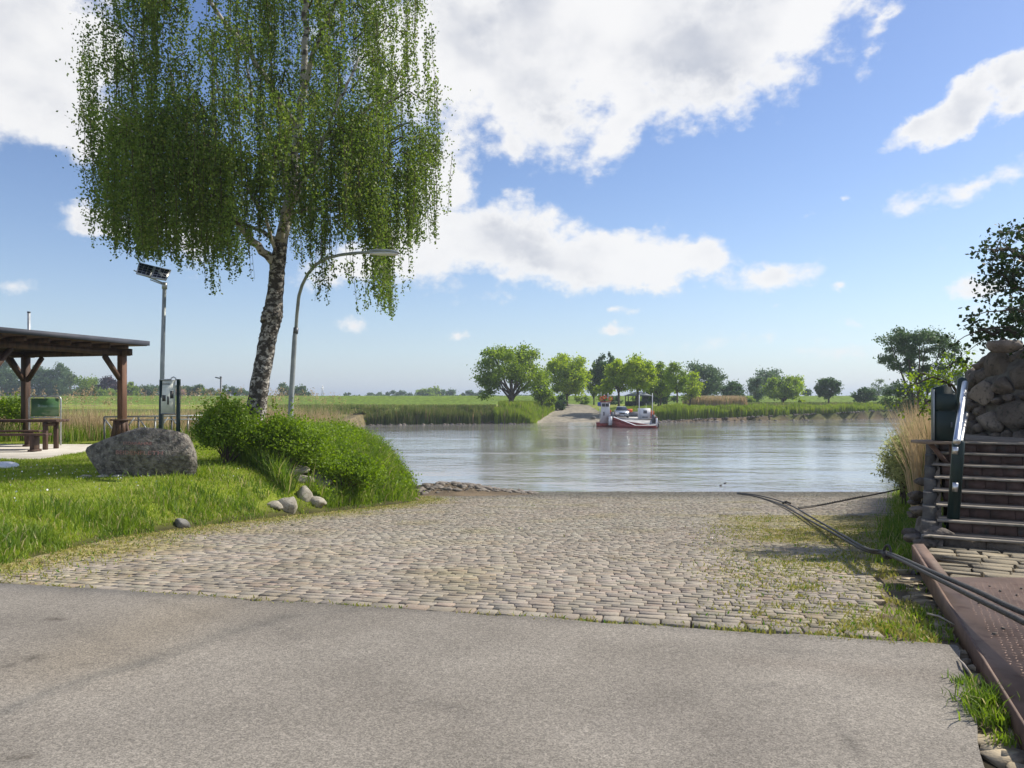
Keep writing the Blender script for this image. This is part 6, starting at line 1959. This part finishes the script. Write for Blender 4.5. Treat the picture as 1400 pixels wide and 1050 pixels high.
for i in range(8):
    y_ = 7.6 + i * .9
    m.beam(ft((-2.18, y_, 1.4)), ft((-2.18, y_, 2.0)), .05, .05)
m.beam(ft((-2.18, 7.6, 2.0)), ft((-2.18, 14.2, 2.0)), .05, .05)
m.build('railing', MT['orange'], ferry)
fpart('stern_flap', [fbox(-1.8, 2.9, 14.9, 15.1, .9, 1.75)], MT['darkpole'])
fpart('stern_stripes', [fbox(-.2, 1.0, 14.7, 14.8, 1.7, 2.15)], MT['orange'])
for (yy, zz) in ((2.5, .3), (5.5, .35), (9, .35)):
    c0_, c1_ = ft((3.42, yy, zz)), ft((3.62, yy, zz))
    MB().tube([c0_, c1_], .34, 12).build('tyre_fender', MT['blackglass'], ferry, smooth=True)
fpart('fender_beam', [fbox(3.2, 3.42, 2, 12, .1, .62)], MT['ferryred'])
cc_ = ft((-.75, 9.0, 1.03))
cr = thing('silver_car', cc_, 'silver car riding on the ferry deck, seen from the front', 'car')
car(cr, cc_, 1.0, MT['carpaint'], FYAW)
cc_ = ft((-1.75, 4.6, 1.03))
# mooring dolphin/reflection post on the far slope: small dark boat on the left of the road head
bx_, by_ = XZ(811, 122), 122
rk = MB().rock((bx_, by_, H1(bx_, by_) + .2), (.5, .4, .3), 2, seed=500)
tag(rk.build('dark_boulder', MT['granite'], smooth=True, origin=(bx_, by_, H1(bx_, by_))), 'dark boulder at the edge of the far slipway road', 'boulder')

# ------------------------------------------------------------------ overhanging tree, bush and shrubs on the right
rx_, ry_ = 11.4, 13.4
root = thing('overhanging_tree', (rx_, ry_, H1(rx_, ry_)), 'dark leaved tree reaching into view above the boulder wall', 'tree')
m = MB()
fk = np.array([11.2, 13.3, 3.0])
m.tube([(rx_, ry_, H1(rx_, ry_) - .3), (11.3, 13.4, 2), fk], [.26, .2, .17], 10, jag=.06)
m.build('trunk', MT['bark'], root, smooth=True)
brs = [[(1420, 455, 12.4), (1370, 452, 12.2), (1338, 452, 12.1)], [(1450, 400, 12.8), (1400, 395, 12.4), (1358, 370, 12.3)], [(1480, 350, 13), (1440, 325, 12.8), (1408, 312, 12.6)], [(1500, 420, 12), (1440, 430, 11.5), (1370, 425, 11.3)],
       [(1480, 380, 14), (1430, 370, 14.2), (1390, 350, 14.4)], [(1520, 330, 13), (1490, 300, 13), (1460, 285, 13)], [(1500, 445, 13.4), (1430, 440, 13.6), (1378, 440, 13.6)], [(1450, 360, 12.2), (1405, 350, 12.0), (1360, 345, 11.9)],
       [(1620, 300, 12), (1700, 260, 12), (1760, 250, 12.3)], [(1600, 300, 14), (1640, 220, 14.5), (1660, 160, 14.5)]]
pts_ = []
mb2 = MB()
for br in brs:
    q = [fk] + [np.array(P(*a)) for a in br]
    pp, rr_ = fine(q, np.linspace(.085, .012, len(q)), 16)
    pp[1:-1] += rng.normal(0, .03, (14, 3))
    mb2.tube(pp, rr_, 6)
    for i in range(3, 16):
        nn_ = 3 if i > 7 else 2
        for _ in range(nn_):
            e_ = pp[i] + rng.normal(size=3) * np.array([.18, .34, .15])
            mb2.tube([pp[i], (pp[i] + e_) / 2 + [0, 0, .03], e_], [.010, .007, .004], 4, cap=False)
            pts_.append(e_ + rng.normal(size=(rng.integers(11, 30), 3)) * .085)
mb2.build('branches', MT['bark'], root)
pts_ = np.vstack(pts_)
more, _ = clumpy((13.6, 13.3, 5.0), (2.2, 2.0, 1.8), 110, 40, .2)
leaves('crown', np.vstack([pts_, more[more[:, 0] / more[:, 1] > .86]]), .075, MT['darkleaf'], root, asp=.85)

# elder branch reaching left above the reeds
ex_, ey_ = 8.6, 14.6
root = thing('elder_bush', (ex_, ey_, H1(ex_, ey_)), 'light green elder bush reaching left behind the green cabinet', 'bush')
brs = [[(1330, 520, 14.3), (1310, 492, 14.2), (1290, 505, 14.1)], [(1300, 525, 14.2), (1275, 515, 14.1), (1245, 528, 14)], [(1310, 530, 14.5), (1260, 508, 14.5), (1236, 545, 14.4)], [(1325, 515, 14), (1326, 505, 14), (1318, 498, 14)], [(1290, 540, 13.8), (1268, 548, 13.6), (1256, 568, 13.6)],
       [(1300, 560, 13.6), (1290, 565, 13.4), (1283, 575, 13.4)]]
mb2 = MB(); pts_ = []
for br in brs:
    q = [np.array([ex_, ey_, H1(ex_, ey_)])] + [np.array(P(*a)) for a in br]
    pp, rr_ = fine(q, np.linspace(.04, .008, len(q)), 14)
    mb2.tube(pp, rr_, 5)
    for i in range(4, 14):
        for _ in range(2):
            e_ = pp[i] + rng.normal(size=3) * np.array([.13, .13, .09])
            pts_.append(e_ + rng.normal(size=(9, 3)) * .05)
mb2.build('branches', MT['bark'], root)
leaves('foliage', np.vstack(pts_), .07, MT['midleaf'], root, asp=.6)
# drooping willow shrub over the water
wx_, wy_ = 9.7, 17.9
root = thing('drooping_shrub', (wx_, wy_, H1(wx_, wy_)), 'loose willow shrub drooping from the right bank over the water', 'shrub')
mb2 = MB(); pts_ = []
for i in range(62):
    st_ = np.array([wx_ + random.uniform(-.5, .3), wy_ + random.uniform(-.6, .6), H1(wx_, wy_) + random.uniform(0, .5)])
    ang_ = random.uniform(0, 1)
    e_ = np.array(P(random.uniform(1202, 1262), 578 + 76 * random.random() ** .8, 17.0 + random.uniform(-.9, .7)))
    mid = (st_ + e_) / 2 + [0, 0, random.uniform(.1, .5)]
    pp = np.array(sag([st_, mid, e_], 20))
    mb2.tube(pp, np.linspace(.016, .004, len(pp)), 4)
    for j in range(5, len(pp)):
        pts_.append(pp[j] + rng.normal(size=(11, 3)) * .08)
mb2.build('branches', MT['bark'], root)
leaves('foliage', np.vstack(pts_), .085, MT['shoreleaf'], root, asp=.38)

# ------------------------------------------------------------------ two water birds
for i, (px, py) in enumerate([(985, 664), (991, 661)]):
    D = 3.6 * F / (py - HZ)
    x_ = XZ(px, D)
    root = thing('water_bird', (x_, D, -2), ['dark duck swimming near the slipway, the nearer one', 'dark duck swimming near the slipway, the farther one'][i], 'duck', 'ducks on the river')
    m = MB().rock((x_, D, -1.985), (.055, .035, .03), 3, seed=3, amp=.03, rz=.3)
    m.tube([(x_ + .035, D, -1.98), (x_ + .05, D, -1.955), (x_ + .056, D, -1.945)], [.014, .010, .013], 8)
    m.build('body', MT['cable'], root, smooth=True)
    MB().tube([(x_ + .06, D, -1.945), (x_ + .08, D, -1.948)], [.005, .003], 6).build('bill', MT['twig'], root)

# ------------------------------------------------------------------ air
def build_haze(density):
    m = bpy.data.materials.new('pale summer haze'); m.use_nodes = True
    N, L = m.node_tree.nodes, m.node_tree.links
    N.remove(N['Principled BSDF'])
    v = N.new('ShaderNodeVolumePrincipled'); v.inputs['Density'].default_value = density; v.inputs['Color'].default_value = (.72, .82, .95, 1)
    v.inputs['Anisotropy'].default_value = .2
    L.new(v.outputs[0], N['Material Output'].inputs['Volume'])
    o = MB().box((0, 3000, 20), (5400, 6300, 50)).build('haze', m)
    tag(o, 'thin pale summer haze over the river land', 'haze', None, 'stuff')


HAZE = .00045
if HAZE: build_haze(HAZE)
